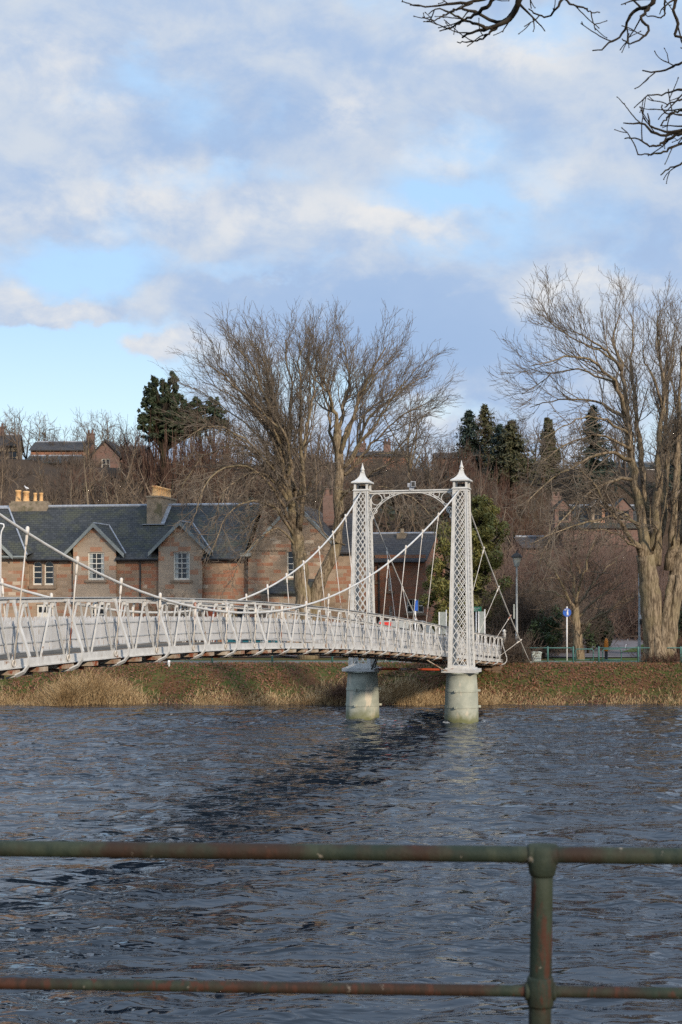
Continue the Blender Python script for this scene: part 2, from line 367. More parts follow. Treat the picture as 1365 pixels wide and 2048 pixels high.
M['tyre'] = m_noise('tyre', (.015, .015, .015), (.025, .025, .025), 8, .85, .2)
M['gull'] = m_noise('gull_feather', (.5, .51, .53), (.7, .7, .7), 9, .9, .1)

# railing paint: flaking green over rust
m, t, b = new_mat('old_green_paint', .7, .2)
v = obco(t); n = t.noise(t.map(v, (1, 1, .45)), 16, 6, .68); n2 = t.noise(t.map(v, (.6, 1, .3)), 5.5, 5, .6)
c = t.mix(t.step(n, .38, .62), (.018, .027, .019), (.034, .042, .027))
c = t.mix(t.step(n2, .40, .54), c, (.030, .018, .012))
c = t.mix(t.step(t.math('ADD', t.math('MULTIPLY', n, .45), t.math('MULTIPLY', n2, .55)), .545, .60), c, (.050, .021, .012))
c = t.mix(t.step(t.noise(v, 34, 4, .6), .69, .74), c, (.22, .19, .15))
sx, sy, sz = t.xyz(v); streak = t.noise(t.map(v, (9, 9, 1.6)), 2.2, 6, .7)
c = t.mix(t.math('MULTIPLY', t.step(streak, .53, .60), t.step(sz, .97, .90)), c, (.055, .023, .014))
c = t.mix(t.math('MULTIPLY', t.step(t.noise(t.map(v, (1, 1, .5)), 26, 6, .7), .66, .70), .8), c, (.20, .175, .14))
t.set(b.inputs['Base Color'], c); bump(t, b, t.math('ADD', n, t.math('MULTIPLY', t.noise(v, 60, 3, .6), .6)), .8, .004); M['oldgreen'] = m

# pier concrete: grey-green paint, cream patches, algae low down
m, t, b = new_mat('pier_paint', .8, .2)
v = obco(t); x, y, z = t.xyz(pos(t))
n = t.noise(v, 2.2, 6, .62); n2 = t.noise(t.map(v, (1, 1, .4)), 1.5, 5, .6)
c = t.mix(t.step(n, .35, .65), (.30, .315, .255), (.40, .405, .325))
c = t.mix(t.step(n2, .60, .66), c, (.54, .48, .37))
c = t.mix(t.math('MULTIPLY', t.step(t.math('ADD', z, t.math('MULTIPLY', n, .7)), .85, .35), .9), c, (.13, .135, .05))
t.set(b.inputs['Base Color'], c); bump(t, b, n, .25, .02); M['pier'] = m

# ---------------------------------------------------------------- terrain
def smooth(a, b, x):
    t_ = np.clip((x - a) / (b - a), 0, 1); return t_ * t_ * (3 - 2 * t_)
def ground_z(x, y):
    x = np.asarray(x, float); y = np.asarray(y, float)
    wob = .35 * np.sin(x * .31 + 1) + .25 * np.sin(x * .83) + .15 * np.sin(x * 1.9 + 2)
    z = -1.3 + 3.0 * smooth(68.3, 76.2, y + wob * smooth(77, 72, y)) ** 1.0
    z = np.where(y < 40, -1.3 + (3.4 + 1.3) * smooth(10.5, 4.1, y), z)
    far = smooth(92, 132, y) * .8
    start = np.where(x > 16, 150, 108) ; start = 108 + 34 * smooth(12, 20, x)
    hill = 17.6 * smooth(start, 172, y) + 2.5 * smooth(172, 320, y)
    lump = (.5 * np.sin(x * .21 + y * .13) + .4 * np.sin(x * .37 - y * .29 + 1)) * smooth(start, start + 20, y)
    return z + np.where(y > 60, far + hill + lump, 0)
ys = np.concatenate([np.arange(-60, 3, 6), np.arange(3, 12, .5), np.arange(12, 66, 6), np.arange(66, 79, .25), np.arange(79, 108, 2), np.arange(108, 200, 2.5), np.arange(200, 400, 20), [600, 1000, 2000, 4500]])
xs = np.concatenate([[-4000, -1500, -600, -300, -180, -120, -90], np.arange(-70, 71, 1.0), [90, 120, 180, 300, 600, 1500, 4000]])
X, Y = np.meshgrid(xs, ys); Z = ground_z(X, Y) + (Y > 79) * 0.0
bankm = ((Y > 69) & (Y < 77)); Z = Z + np.where(bankm, rng.normal(0, .03, Z.shape), 0)
nx = len(xs); ny = len(ys); idx = np.arange(nx * ny).reshape(ny, nx)
g = Geo(); g.add(np.stack([X, Y, Z], -1).reshape(-1, 3), np.stack([idx[:-1, :-1], idx[:-1, 1:], idx[1:, 1:], idx[1:, :-1]], -1).reshape(-1, 4))
m, t, b = new_mat('ground_soil_grass', .95, .1)
p = pos(t); x, y, z = t.xyz(p)
n = t.noise(p, .6, 6, .62); n2 = t.noise(p, 3.5, 5, .65); n3 = t.noise(p, 11, 3, .6)
grass = t.mix(t.step(n2, .38, .62), (.055, .068, .018), (.095, .092, .03))
leaves = t.mix(n3, (.085, .04, .022), (.14, .075, .035))
bank = t.mix(t.step(t.math('ADD', t.math('MULTIPLY', n, .6), t.math('MULTIPLY', n2, .4)), .44, .56), grass, leaves)
mud = t.mix(n2, (.05, .035, .022), (.11, .075, .04))
bank = t.mix(t.step(z, .55, .15), bank, mud)
wood = t.mix(n2, (.045, .032, .022), (.085, .058, .038))
c = t.mix(t.step(y, 100, 112), bank, wood)
t.set(b.inputs['Base Color'], c); bump(t, b, n2, .6, .1)
tag(g.build('ground', m, None, True), kind='structure')
# under-bed of the far bank where the water meets it stays below z = 0

# ---------------------------------------------------------------- water
ys = [4.5]
while ys[-1] < 73: ys.append(ys[-1] + (.045 + .0011 * max(ys[-1] - 10, 0)))
ys = np.array(ys)
xs = np.concatenate([[-900, -300, -120, -60, -40, -30], np.arange(-24, 26, .1), [30, 40, 60, 120, 300, 900]])
X, Y = np.meshgrid(xs, ys)
H = np.zeros_like(X); r2 = np.random.default_rng(3)
FLOW = math.atan2(-.25, -1.0)                         # the river runs to the left and a little towards us
for i in range(110):
    lam = .36 * (7.0 ** r2.random()); k = 2 * math.pi / lam
    th = FLOW + math.pi / 2 + r2.normal(0, .85)
    amp = .0118 * lam ** .95
    ph = r2.random() * 6.283
    mod = .5 + .5 * np.sin(X * .17 * r2.normal(1, .4) + Y * .23 * r2.normal(1, .4) + r2.random() * 6.28)
    Xw = X + .22 * np.sin(Y * .7 + i) + .1 * np.sin(Y * 1.9 + 2 * i); Yw = Y + .22 * np.sin(X * .6 + 2 * i) + .1 * np.sin(X * 1.7 + i)
    a = k * (Xw * math.cos(th) + Yw * math.sin(th)) + ph
    s_ = np.sin(a); H += amp * mod * (s_ + .25 * np.cos(2 * a)) * .42
edge = smooth(72, 66, Y) * .8 + .2; H *= edge * (.55 + .45 * smooth(5, 25, Y)); H *= smooth(60, 24, np.abs(X))
# pressed-up water in front of the pier feet and broken water trailing from them
for (px_, py_) in ((4.95, 61.7), (.91, 62.87)):
    d = np.hypot(X - px_, (Y - py_)); H += .05 * np.exp(-((d - .85) / .22) ** 2) * (1 + .7 * np.sin(7 * np.arctan2(Y - py_, X - px_) + 9 * d))
    dx_ = px_ - X; wk = np.exp(-((Y - py_ + .35 * dx_ * .4) / (.7 + .16 * np.clip(dx_, 0, 30))) ** 2) * smooth(0, 1.5, dx_) * smooth(22, 3, dx_)
    H += .035 * wk * np.sin(X * 5.1 + 3 * np.sin(Y * 2.3)) * np.sin(Y * 6.3 + 2 * np.sin(X * 1.9))
nx = len(xs); ny = len(ys); idx = np.arange(nx * ny).reshape(ny, nx)
g = Geo(); g.add(np.stack([X, Y, H], -1).reshape(-1, 3), np.stack([idx[:-1, :-1], idx[:-1, 1:], idx[1:, 1:], idx[1:, :-1]], -1).reshape(-1, 4))
m, t, b = new_mat('river_water', .05, .5)
p = pos(t)
b.inputs['IOR'].default_value = 1.45
t.set(b.inputs['Base Color'], t.mix(t.noise(p, .25, 3, .5), (.008, .014, .022), (.013, .018, .025)))
q = t.map(p, (.46, 1.0, 1), (0, 0, 0), (0, 0, .12))
def ridge(v): return t.math('SUBTRACT', 1.0, t.math('ABSOLUTE', t.math('MULTIPLY', t.math('SUBTRACT', v, .5), 2.6)))
calm = t.step(t.math('ADD', t.math('MULTIPLY', t.noise(t.map(p, (.25, 1, 1), (0, 0, 0), (0, 0, .15)), .45, 4, .55), .6), t.math('MULTIPLY', t.noise(p, .12, 3, .5), .4)), .38, .62, .22, 1.25)
h = t.math('ADD', t.math('ADD', t.math('MULTIPLY', ridge(t.noise(q, 1.25, 2, .5, .7)), .55), t.math('MULTIPLY', t.noise(q, 2.7, 2, .5, .9)  , .85)), t.math('MULTIPLY', ridge(t.noise(q, 6.5, 1, .5, .5)), .07))
bump(t, b, t.math('MULTIPLY', h, calm), .85, .18)
# broken white water round the two pier feet
x, y, z = t.xyz(p); fm = None
for fx, fy in ((4.95, 61.7), (.91, 62.87)):
    d_ = t.vmath('DISTANCE', t.comb(x, t.math('MULTIPLY', y, .8), 0.0), (fx, fy * .8, 0)).node.outputs['Value']
    k_ = t.step(d_, 1.45, .74); fm = k_ if fm is None else t.math('MAXIMUM', fm, k_)
fm = t.math('MULTIPLY', fm, t.step(t.noise(t.map(p, (1.2, 2.6, 1)), 3.2, 5, .7, .8), .52, .64))
t.set(b.inputs['Base Color'], t.mix(t.math('MULTIPLY', fm, .7), b.inputs['Base Color'].links[0].from_socket, (.55, .57, .58))); t.set(b.inputs['Roughness'], t.math('ADD', t.math('MULTIPLY', fm, .5), .05))
tag(g.build('water', m, None, True), kind='structure')

# ---------------------------------------------------------------- the near railing
YR = 3.6
rl = thing('riverside_railing', (0, YR, 3.4), 'rusty flaking green pipe railing with one post across the foreground water', 'railing')
def yr(px): return 3.66 - .10 * px / 1365
g = Geo()
def rail_pts(r0, r1, x0, x1, n=14):
    return [P(px, r0 + (r1 - r0) * px / 1365.0, yr(px)) for px in np.linspace(x0, x1, n)]
tp = rail_pts(1697, 1712.5, -1500, 2900, 240); g.tube(tp, .0200 + np.random.default_rng(2).normal(0, .00022, 240), 16); g.build('top_rail', M['oldgreen'], rl, True)
g = Geo(); g.tube(rail_pts(1966.5, 1987, -1500, 2900, 240), .0142 + np.random.default_rng(4).normal(0, .0002, 240), 14); g.build('lower_rail', M['oldgreen'], rl, True)
g = Geo()
pt = P(1085.5, 1709, yr(1085)); pbx = P(1080, 2048, yr(1085))
zlow = 3.38
dxz = (pbx[0] - pt[0]) / (pbx[2] - pt[2])
def post_at(z): return (pt[0] + dxz * (z - pt[2]), pt[1], z)
g.tube([post_at(z) for z in np.linspace(zlow, pt[2] - .002, 12)], np.linspace(.0290, .0258, 12), 18); g.build('post', M['oldgreen'], rl, True)
g = Geo()
e = (P(1365, 1712.5, yr(1365)) - P(0, 1697, yr(0))); e /= np.linalg.norm(e)
g.tube([pt + e * a for a in (-.036, -.034, -.029, 0, .029, .034, .036)], [.021, .0245, .0262, .0275, .0262, .0245, .021], 18)
g.tube([post_at(pt[2] + a) for a in (-.052, -.045, -.02, .008, .021, .0235)], [.027, .0315, .035, .034, .027, .004], 18)
g.build('tee_fitting', M['oldgreen'], rl, True)
pl = P(1081, 1982.7, yr(1085))
g = Geo(); g.tube([pl + e * a for a in (-.038, -.036, -.034, -.030, -.026, 0, .026, .030, .034, .036, .038)], [.015, .0205, .0225, .0215, .02, .02, .02, .0215, .0225, .0205, .015], 16)
g.tube([(pl[0], pl[1], pl[2] + a) for a in (-.036, -.03, 0, .03, .036)], [.029, .0315, .033, .0315, .029], 18)
g.build('collar', M['oldgreen'], rl, True)

# ---------------------------------------------------------------- the suspension bridge
SK = .29; UX, UY = SK / math.hypot(SK, 1), 1 / math.hypot(SK, 1)
S0, A0x = 62.3, 2.93
def B(s, o, z): return np.array((A0x + SK * (s - S0) - UY * o, s + UX * o, z))
_k = np.array([(14, -.42), (18, -.22), (22, -.08), (26.9, .02), (33.3, .035), (41.6, -.06), (48.9, -.29), (55.4, -.65), (62, -1.05), (69, -1.45), (75.5, -1.82), (79, -2.02)])
_pf = np.polyfit(_k[:, 0], _k[:, 1], 5)
def zt(s): return EYE + float(np.polyval(_pf, s))
def zb(s): return zt(s) - 1.28
UV = np.array((UX, UY, 0)); WV = np.array((-UY, UX, 0))
SM, SH = 40.0, 22.3
def cab(s, sg):
    tt = (s - SM) / SH
    return B(s, sg * (1.27 + .84 * tt * tt), 4.66 + .0100 * (s - SM) ** 2)
SA, SB = 17.7, 62.3
br = thing('suspension_footbridge', B(S0, 0, 0), 'white iron suspension footbridge with lattice towers crossing the river', 'bridge')
J0 = 27.55
js = np.arange(J0 - 2.1 * 4, 77.0, 2.1)
fine = np.arange(17.6, 77.01, .525)
# decking, stringers, cross beams
g = Geo()
for a, b_ in zip(fine[:-1], fine[1:]):
    q = [B(s, o, zb(s) + h) for s in (a, b_) for (o, h) in ((-1.1, .10), (1.1, .10), (1.1, .17), (-1.1, .17))]
    g.add(q, [[0, 1, 5, 4], [1, 2, 6, 5], [2, 3, 7, 6], [3, 0, 4, 7]])
g.build('deck', M['deck'], br)
g = Geo()
for o in (-.85, -.28, .28, .85):
    for a, b_ in zip(fine[:-1], fine[1:]): g.bar(B(a, o, zb(a) - .02), B(b_, o, zb(b_) - .02), .08, .24)
g.build('stringer', M['rust_dark'], br)
for i, s in enumerate(np.arange(js[0], 77, 1.05)):
    g = Geo(); g.bar(B(s, -1.30, zb(s) - .065), B(s, 1.30, zb(s) - .065), .34, .085); g.bar(B(s, -1.05, zb(s) - .14), B(s, 1.05, zb(s) - .14), .08, .10)
    g.build('cross_beam', M['rust'], br)
for sg in (-1, 1):
    tr = Geo()
    for a, b_ in zip(fine[:-1], fine[1:]):
        tr.bar(B(a, sg * 1.2, zb(a) + .09), B(b_, sg * 1.2, zb(b_) + .09), .07, .15)
        tr.bar(B(a, sg * 1.2, zb(a) + .012), B(b_, sg * 1.2, zb(b_) + .012), .16, .022)
    ns = np.arange(js[0], 76.9, 1.05)
    tr_o = None
    web = Geo(); tc_ = Geo()
    for a, b_ in zip(fine[:-1], fine[1:]): tc_.bar(B(a, sg * 1.2, zt(a) - .05), B(b_, sg * 1.2, zt(b_) - .05), .05, .075)
    for i, s in enumerate(ns[:-1]):
        mid = s + .525
        web.bar(B(s + .06, sg * 1.2, zb(s) + .15), B(mid - .04, sg * 1.2, zt(mid) - .09), .018, .037, WV)
        web.bar(B(s + .99, sg * 1.21, zb(s + 1.05) + .15), B(mid + .05, sg * 1.21, zt(mid) - .09), .018, .037, WV)
        web.box(*[q for pr in zip(B(mid, sg * 1.2, 0) - .045, B(mid, sg * 1.2, 0) + .045) for q in pr][:4], zt(mid) - .16, zt(mid) - .10)
    tr.build('bottom_chord', M['white'], br); t_o = tc_.build('top_chord', M['white'], br)
    web.build('web_bracing', M['white'], t_o)
    g = Geo()
    for a, b_ in zip(fine[:-1], fine[1:]): g.bar(B(a, sg * 1.2, zt(a) - .004), B(b_, sg * 1.2, zt(b_) - .004), .14, .018)
    g.build('handrail', M['rail_grey'], t_o)
    # picket screen inside the truss
    g = Geo(); k = 0; s = 17.7; pr_ = random.Random(5)
    while s < 76.8:
        k += 1; lean = pr_.gauss(0, .004); o = sg * (1.12 + pr_.gauss(0, .006))
        top = zt(s) - .43 + pr_.gauss(0, .012)
        a = B(s, o, zb(s) + .27); b1 = B(s + lean, o, top - .06); c1 = B(s + lean + (.018 if k % 2 else -.008), o, top)
        hw = .018
        v = []
        for q, w_ in ((a, hw), (b1, hw), (c1, .005)):
            v += [q - UV * w_ - WV * .006, q + UV * w_ - WV * .006, q + UV * w_ + WV * .006, q - UV * w_ + WV * .006]
        g.add(v, [[0, 1, 5, 4], [1, 2, 6, 5], [2, 3, 7, 6], [3, 0, 4, 7], [4, 5, 9, 8], [5, 6, 10, 9], [6, 7, 11, 10], [7, 4, 8, 11]])
        s += .047
    ps = g.build('picket_screen', M['picket'], br)
    g = Geo()
    for h in (-.53, -.83, -1.0):
        for a, b_ in zip(fine[:-1], fine[1:]):
            g.bar(B(a, sg * 1.137, zt(a) + h + .008 * math.sin(a * 3)), B(b_, sg * 1.137, zt(b_) + h + .008 * math.sin(b_ * 3)), .018, .022)
    g.build('screen_wire', M['rail_grey'], ps)
    for i, s in enumerate(js):
        g = Geo(); zz = zb(s)
        pts = [B(s + .02, sg * 1.24, zt(s) - .03), B(s + .06, sg * 1.33, zt(s) - .45), B(s + .09, sg * 1.46, zz + .42), B(s + .09, sg * 1.53, zz + .22), B(s + .07, sg * 1.52, zz + .06),
               B(s + .04, sg * 1.44, zz - .06), B(s, sg * 1.30, zz - .13), B(s, sg * 1.12, zz - .17)]
        for a, b_ in zip(pts[:-1], pts[1:]): g.bar(a, b_, .078, .03, WV)
        g.bar(B(s - .13, sg * 1.2, zt(s) - .045), B(s + .13, sg * 1.2, zt(s) - .045), .09, .07)
        g.build('outrigger', M['white'], br)
    # main cable
    g = Geo(); g.tube([cab(s, sg) for s in np.linspace(SA, SB, 60)], .031, 8)
    top = cab(SB, sg); anchor = B(78.0, sg * 2.45, 1.55)
    bs = [top + (anchor - top) * f - np.array((0, 0, .55)) * 4 * f * (1 - f) * .5 for f in np.linspace(0, 1, 14)]
    g.tube(bs, .030, 8); g.build('main_cable', M['cable'], br, True)
    for s in np.arange(J0 - 2.1 * 4, 61, 2.1):
        c_ = cab(s, sg); d_ = B(s + .02, sg * 1.26, zb(s) + .10)
        if c_[2] - d_[2] < .5: continue
        g = Geo(); u = (c_ - d_) / np.linalg.norm(c_ - d_)
        g.tube([d_, d_ + (c_ - d_) * .5, c_ - u * .22], .0135, 6)
        g.tube([c_ - u * .24, c_ - u * .2, c_ - u * .02], [.018, .027, .025], 6)
        g.tube([c_ - u * .03, c_ + u * .03, c_ + u * .10, c_ + u * .125], [.033, .038, .035, .015], 8)
        g.ring(d_, .055, .014, UV, np.array((0, 0, 1.0)), 12, 5)
        g.build('hanger', M['hanger'], br, True)
    for f, sd in ((.27, 65.2), (.47, 67.9), (.64, 71.2), (.80, 74.2)):
        fi = f * 13; i0 = int(fi); c_ = bs[i0] + (bs[i0 + 1] - bs[i0]) * (fi - i0)
        d_ = B(sd, sg * 1.26, zb(sd) + .12); u = (c_ - d_) / np.linalg.norm(c_ - d_)
        if c_[2] < d_[2] + .5: continue
        g = Geo(); g.tube([d_, d_ + (c_ - d_) * .5, c_ - u * .2], .012, 6); g.tube([c_ - u * .24, c_ - u * .2, c_], [.02, .034, .03], 6); g.tube([c_ - u * .02, c_ + u * .05, c_ + u * .11], [.036, .04, .015], 8)
        g.build('hanger', M['hanger'], br, True)
    # ground anchor
    g = Geo(); a = anchor; u = (bs[-1] - bs[-3]); u /= np.linalg.norm(u)
    g.tube([a - u * .55, a - u * .5, a - u * .1, a + u * .2], [.05, .09, .11, .10], 8)
    for k in range(3): g.ring(a - u * (.45 - .17 * k), .12, .03, WV, np.array((0, 0, 1.0)), 12, 6)
    g.box(a[0] - .2, a[0] + .2, a[1] - .18, a[1] + .18, a[2] - .25, a[2] + .05)
    g.tube([a + np.array((.15, 0, -.05)), a + np.array((.55, .1, -.02)), a + np.array((.62, .1, -.1))], [.05, .055, .04], 7)
    g.build('anchorage', M['white'], br)
# towers and piers
def tower(s, o, near):
    c0 = B(s, o, 0); base_z, top_z = 2.22, 9.56
    lx = lambda a, b_, z: np.array((c0[0], c0[1], 0)) + UV * b_ + (-WV) * a + np.array((0, 0, z))   # a: to the right face, b: away
    pr = Geo()
    pr.lathe([(.705, -1.5), (.705, .06), (.695, .5), (.675, 1.2), (.64, 1.7), (.625, 1.92), (.66, 1.955), (.70, 1.97), (.70, 2.03), (.0, 2.03)], (c0[0], c0[1], 0), 36)
    p_o = pr.build('pier', M['pier'], br, True)
    for hz in (.62, 1.28):
        g = Geo(); r_ = .708 if hz < 1 else .688
        g.lathe([(r_ - .03, hz - .04), (r_ + .004, hz - .04), (r_ + .004, hz + .04), (r_ - .03, hz + .04)], (c0[0], c0[1], 0), 36)
        q = np.array((c0[0], c0[1], hz)); 
        for an in (.12, 2.2, 4.3):
            d = np.array((math.cos(an), math.sin(an), 0)); sd = np.array((-d[1], d[0], 0))
            g.bar(q + d * (r_ - .02), q + d * (r_ + .10), .09, .085)
        g.build('hoop', M['pier'], p_o)
    g = Geo()
    def ring_box(hw, z0, z1, G):
        G.add([lx(i * hw, j * hw, z) for z in (z0, z1) for i, j in ((-1, -1), (1, -1), (1, 1), (-1, 1))], Geo.BOXF)
    ring_box(.70, 2.032, 2.17, g); ring_box(.56, 2.17, 2.225, g)
    g.build('plinth', M['white'], p_o)
    hw = lambda z: .455 + (.285 - .455) * (z - base_z) / (top_z - base_z)
    g = Geo()
    for i, j in ((-1, -1), (1, -1), (1, 1), (-1, 1)):
        for d1, d2 in (((1, 0), (0, 1)), ((0, 1), (1, 0))):
            a = lx(i * hw(base_z), j * hw(base_z), base_z); b_ = lx(i * hw(top_z), j * hw(top_z), top_z)
            off = lambda f: (-WV) * (-i * d1[0] * f) + UV * (-j * d1[1] * f)
            wl, wt = .145, .105
            v = []
            for z, w_ in ((base_z, wl), (top_z, wt)):
                h_ = hw(z)
                for f, dep in ((0, 0), (w_, 0), (w_, .03), (0, .03)):
                    aa = i * h_ - i * (f * d1[0] + dep * d2[0]); bb = j * h_ - j * (f * d1[1] + dep * d2[1])
                    v.append(lx(aa, bb, z))
            g.add(v, Geo.BOXF)
    # rolled edges of the corner legs and a base skirting
    for i, j in ((-1, -1), (1, -1), (1, 1), (-1, 1)):
        g.bar(lx(i * (hw(base_z) - .0), j * hw(base_z), base_z), lx(i * hw(top_z), j * hw(top_z), top_z), .05, .05, UV)
    for z0, z1 in ((base_z, base_z + .10), (top_z - .09, top_z)):
        ring_box(hw(z0) + .012, z0, z1, g)
    t_o = br_t = g.build('tower', M['white_clean'], br)
    for face in range(4):
        g = Geo()
        def fp(u_, z):
            h_ = hw(z) - .022
            return lx(*((u_ * h_, -h_), (h_, u_ * h_), (-u_ * h_, h_), (-h_, -u_ * h_))[face], z)
        n_d = 21; zz = np.linspace(base_z + .10, top_z - .09, n_d * 2 + 1)
        # lattice cells get shorter as the shaft narrows
        hs = np.array([hw(z) for z in zz[:-1]]); zz = np.concatenate([[0], np.cumsum(hs)]) / hs.sum() * (top_z - base_z - .19) + base_z + .10
        uu = (-.66, 0.0, .66)
        for k in range(len(zz) - 1):
            up = k % 2
            # two diamonds side by side
            for (ua, ub) in (((-.66, -.33), (0, -.33), (0, .33), (.66, .33)) if not up else ((-.33, -.66), (-.33, 0), (.33, 0), (.33, .66))):
                nrm = (-UV, -WV, UV, WV)[face]
                g.bar(fp(ua, zz[k]), fp(ub, zz[k + 1]), .030, .014, nrm)
        g.build('lattice', M['white_clean'], t_o)
    g = Geo(); ring_box(.345, top_z, top_z + .035, g); ring_box(.315, top_z + .035, top_z + .07, g)
    zc0 = top_z + .07; zc1 = zc0 + .25
    for i, j in ((-1, -1), (1, -1), (1, 1), (-1, 1)):
        g.bar(lx(i * .255, j * .255, zc0), lx(i * .255, j * .255, zc1), .085, .085, UV)
    ring_box(.20, zc1 - .02, zc1, g)
    g.build('belvedere', M['white_clean'], t_o)
    g = Geo(); g.tube([lx(-.16, 0, zc0 + .08), lx(.16, 0, zc0 + .08)], .075, 10); g.box(*(c0[0] - .1, c0[0] + .1, c0[1] - .1, c0[1] + .1), zc0, zc0 + .14); g.build('saddle', M['dark'], t_o)
    g = Geo(); ring_box(.39, zc1, zc1 + .045, g)
    prof = [(.40, zc1 + .046), (.37, zc1 + .07), (.28, zc1 + .12), (.19, zc1 + .20), (.12, zc1 + .30), (.085, zc1 + .40), (.08, zc1 + .46)]
    rot = math.atan2(UV[1], UV[0]) + math.pi / 4
    g.lathe([(r_ * 1.414 * .98, z) for r_, z in prof], (c0[0], c0[1], 0), 4, rot)
    g.build('cap', M['white_clean'], t_o)
    g = Geo(); zf = zc1 + .45
    g.lathe([(.06, zf), (.10, zf + .02), (.10, zf + .045), (.05, zf + .06), (.075, zf + .10), (.095, zf + .125), (.07, zf + .17), (.045, zf + .25), (.02, zf + .36), (.004, zf + .42), (0, zf + .42)], (c0[0], c0[1], 0), 12)
    g.build('finial', M['white_clean'], t_o, True)
tower(S0, -2.11, True); tower(S0, 2.11, False)
# portal beam with arch and rings
g = Geo(); zp = 9.55
a = B(S0, -1.83, zp); b_ = B(S0, 1.83, zp)
g.bar(a, b_, .14, .05); g.bar(a - (0, 0, .10), b_ - (0, 0, .10), .05, .03); g.bar(a - (0, 0, .05), b_ - (0, 0, .05), .02, .10)
pb = g.build('portal_beam', M['white_clean'], br)
g = Geo()
for rr, sp in ((0, .022), (.075, .016)):
    pts = []
    for th in np.linspace(.02, math.pi - .02, 40):
        pts.append(B(S0, (1.72 + rr * .9) * math.cos(th), 8.12 + (1.36 + rr) * math.sin(th)))
    g.tube(pts, sp, 6, False)
g.build('arch', M['white_clean'], pb, True)
for sg in (-1, 1):
    g = Geo()
    for o, z, r_ in ((1.50, 9.20, .235), (1.06, 9.37, .125), (1.60, 8.72, .115), (.80, 9.44, .07), (1.68, 8.45, .06)):
        g.ring(B(S0, sg * o, z), r_, .017, WV, np.array((0, 0, 1.0)), 22, 6)
    g.build('ring_scroll', M['white_clean'], pb, True)
g = Geo(); c_ = B(S0, .0, zp + .03)
g.box(c_[0] - .10, c_[0] + .10, c_[1] - .07, c_[1] + .07, c_[2] - .03, c_[2] + .10); g.box(c_[0] - .04, c_[0] + .16, c_[1] - .16, c_[1] + .02, c_[2] + .101, c_[2] + .34); g.box(c_[0] - .17, c_[0] - .045, c_[1] - .10, c_[1] + .06, c_[2] + .101, c_[2] + .27); g.build('floodlight', M['alu'], pb)
g = Geo(); g.box(c_[0] - .01, c_[0] + .13, c_[1] - .168, c_[1] - .161, c_[2] + .13, c_[2] + .31); g.build('lamp_glass', M['dark'], pb)
# ties under the deck
g = Geo(); g.tube([B(S0, -1.45, 2.12), B(S0, 0, 2.13), B(S0, 1.45, 2.12)], .05, 8); g.build('tie_rod', M['rust_red'], br, True)
g = Geo(); g.tube([B(S0 - 2, -1.1, zb(60) - .2), B(S0 - .2, -1.7, 1.95)], .022, 6); g.tube([B(S0 + 2, -.9, zb(64) - .2), B(S0, -1.7, 1.98)], .03, 6); g.build('stay_rod', M['rust'], br, True)
g = Geo(); g.tube([B(S0 - 1.5, 1.1, zb(60) - .18), B(S0 - .25, 1.75, 1.9)], .03, 6); g.tube([B(S0 - .5, 1.3, zb(61) - .15), B(S0, 1.65, 2.0)], .022, 6)
g.tube([B(S0, 1.4, 1.9)] + [B(S0, 1.4 - .28 * k, 1.9 - .10 * math.sin(k / 10 * math.pi)) for k in range(1, 11)], .012, 5); g.build('stay_rod', M['dark'], br, True)
# end posts with scrolls, and the stone abutment
for sg in (-1, 1):
    g = Geo(); p0 = B(77.0, sg * 1.2, zb(77) - .1); z0 = zt(77)
    g.tube([p0, p0 * (1, 1, 0) + (0, 0, z0 + .1), p0 * (1, 1, 0) + (0, 0, z0 + .18), p0 * (1, 1, 0) + (0, 0, z0 + .24), p0 * (1, 1, 0) + (0, 0, z0 + .34), p0 * (1, 1, 0) + (0, 0, z0 + .42)], [.075, .075, .10, .05, .11, .02], 10)
    for k in range(3):
        g.ring(p0 * (1, 1, 0) + UV * (.10 + .05 * k) + (0, 0, z0 + .12 - .22 * k), .10 - .015 * k, .022, UV, np.array((0, 0, 1.0)), 12, 6)
    g.build('end_post', M['white_clean'], br, True)
g = Geo()
zA = zb(75.5) - .22
q = [B(s, o, z) for z in (-.6, zA) for s, o in ((75.0, -1.35), (75.0, 1.35), (78.5, 1.35), (78.5, -1.35))]
g.add(q, Geo.BOXF); g.build('abutment', M['abut'], br)

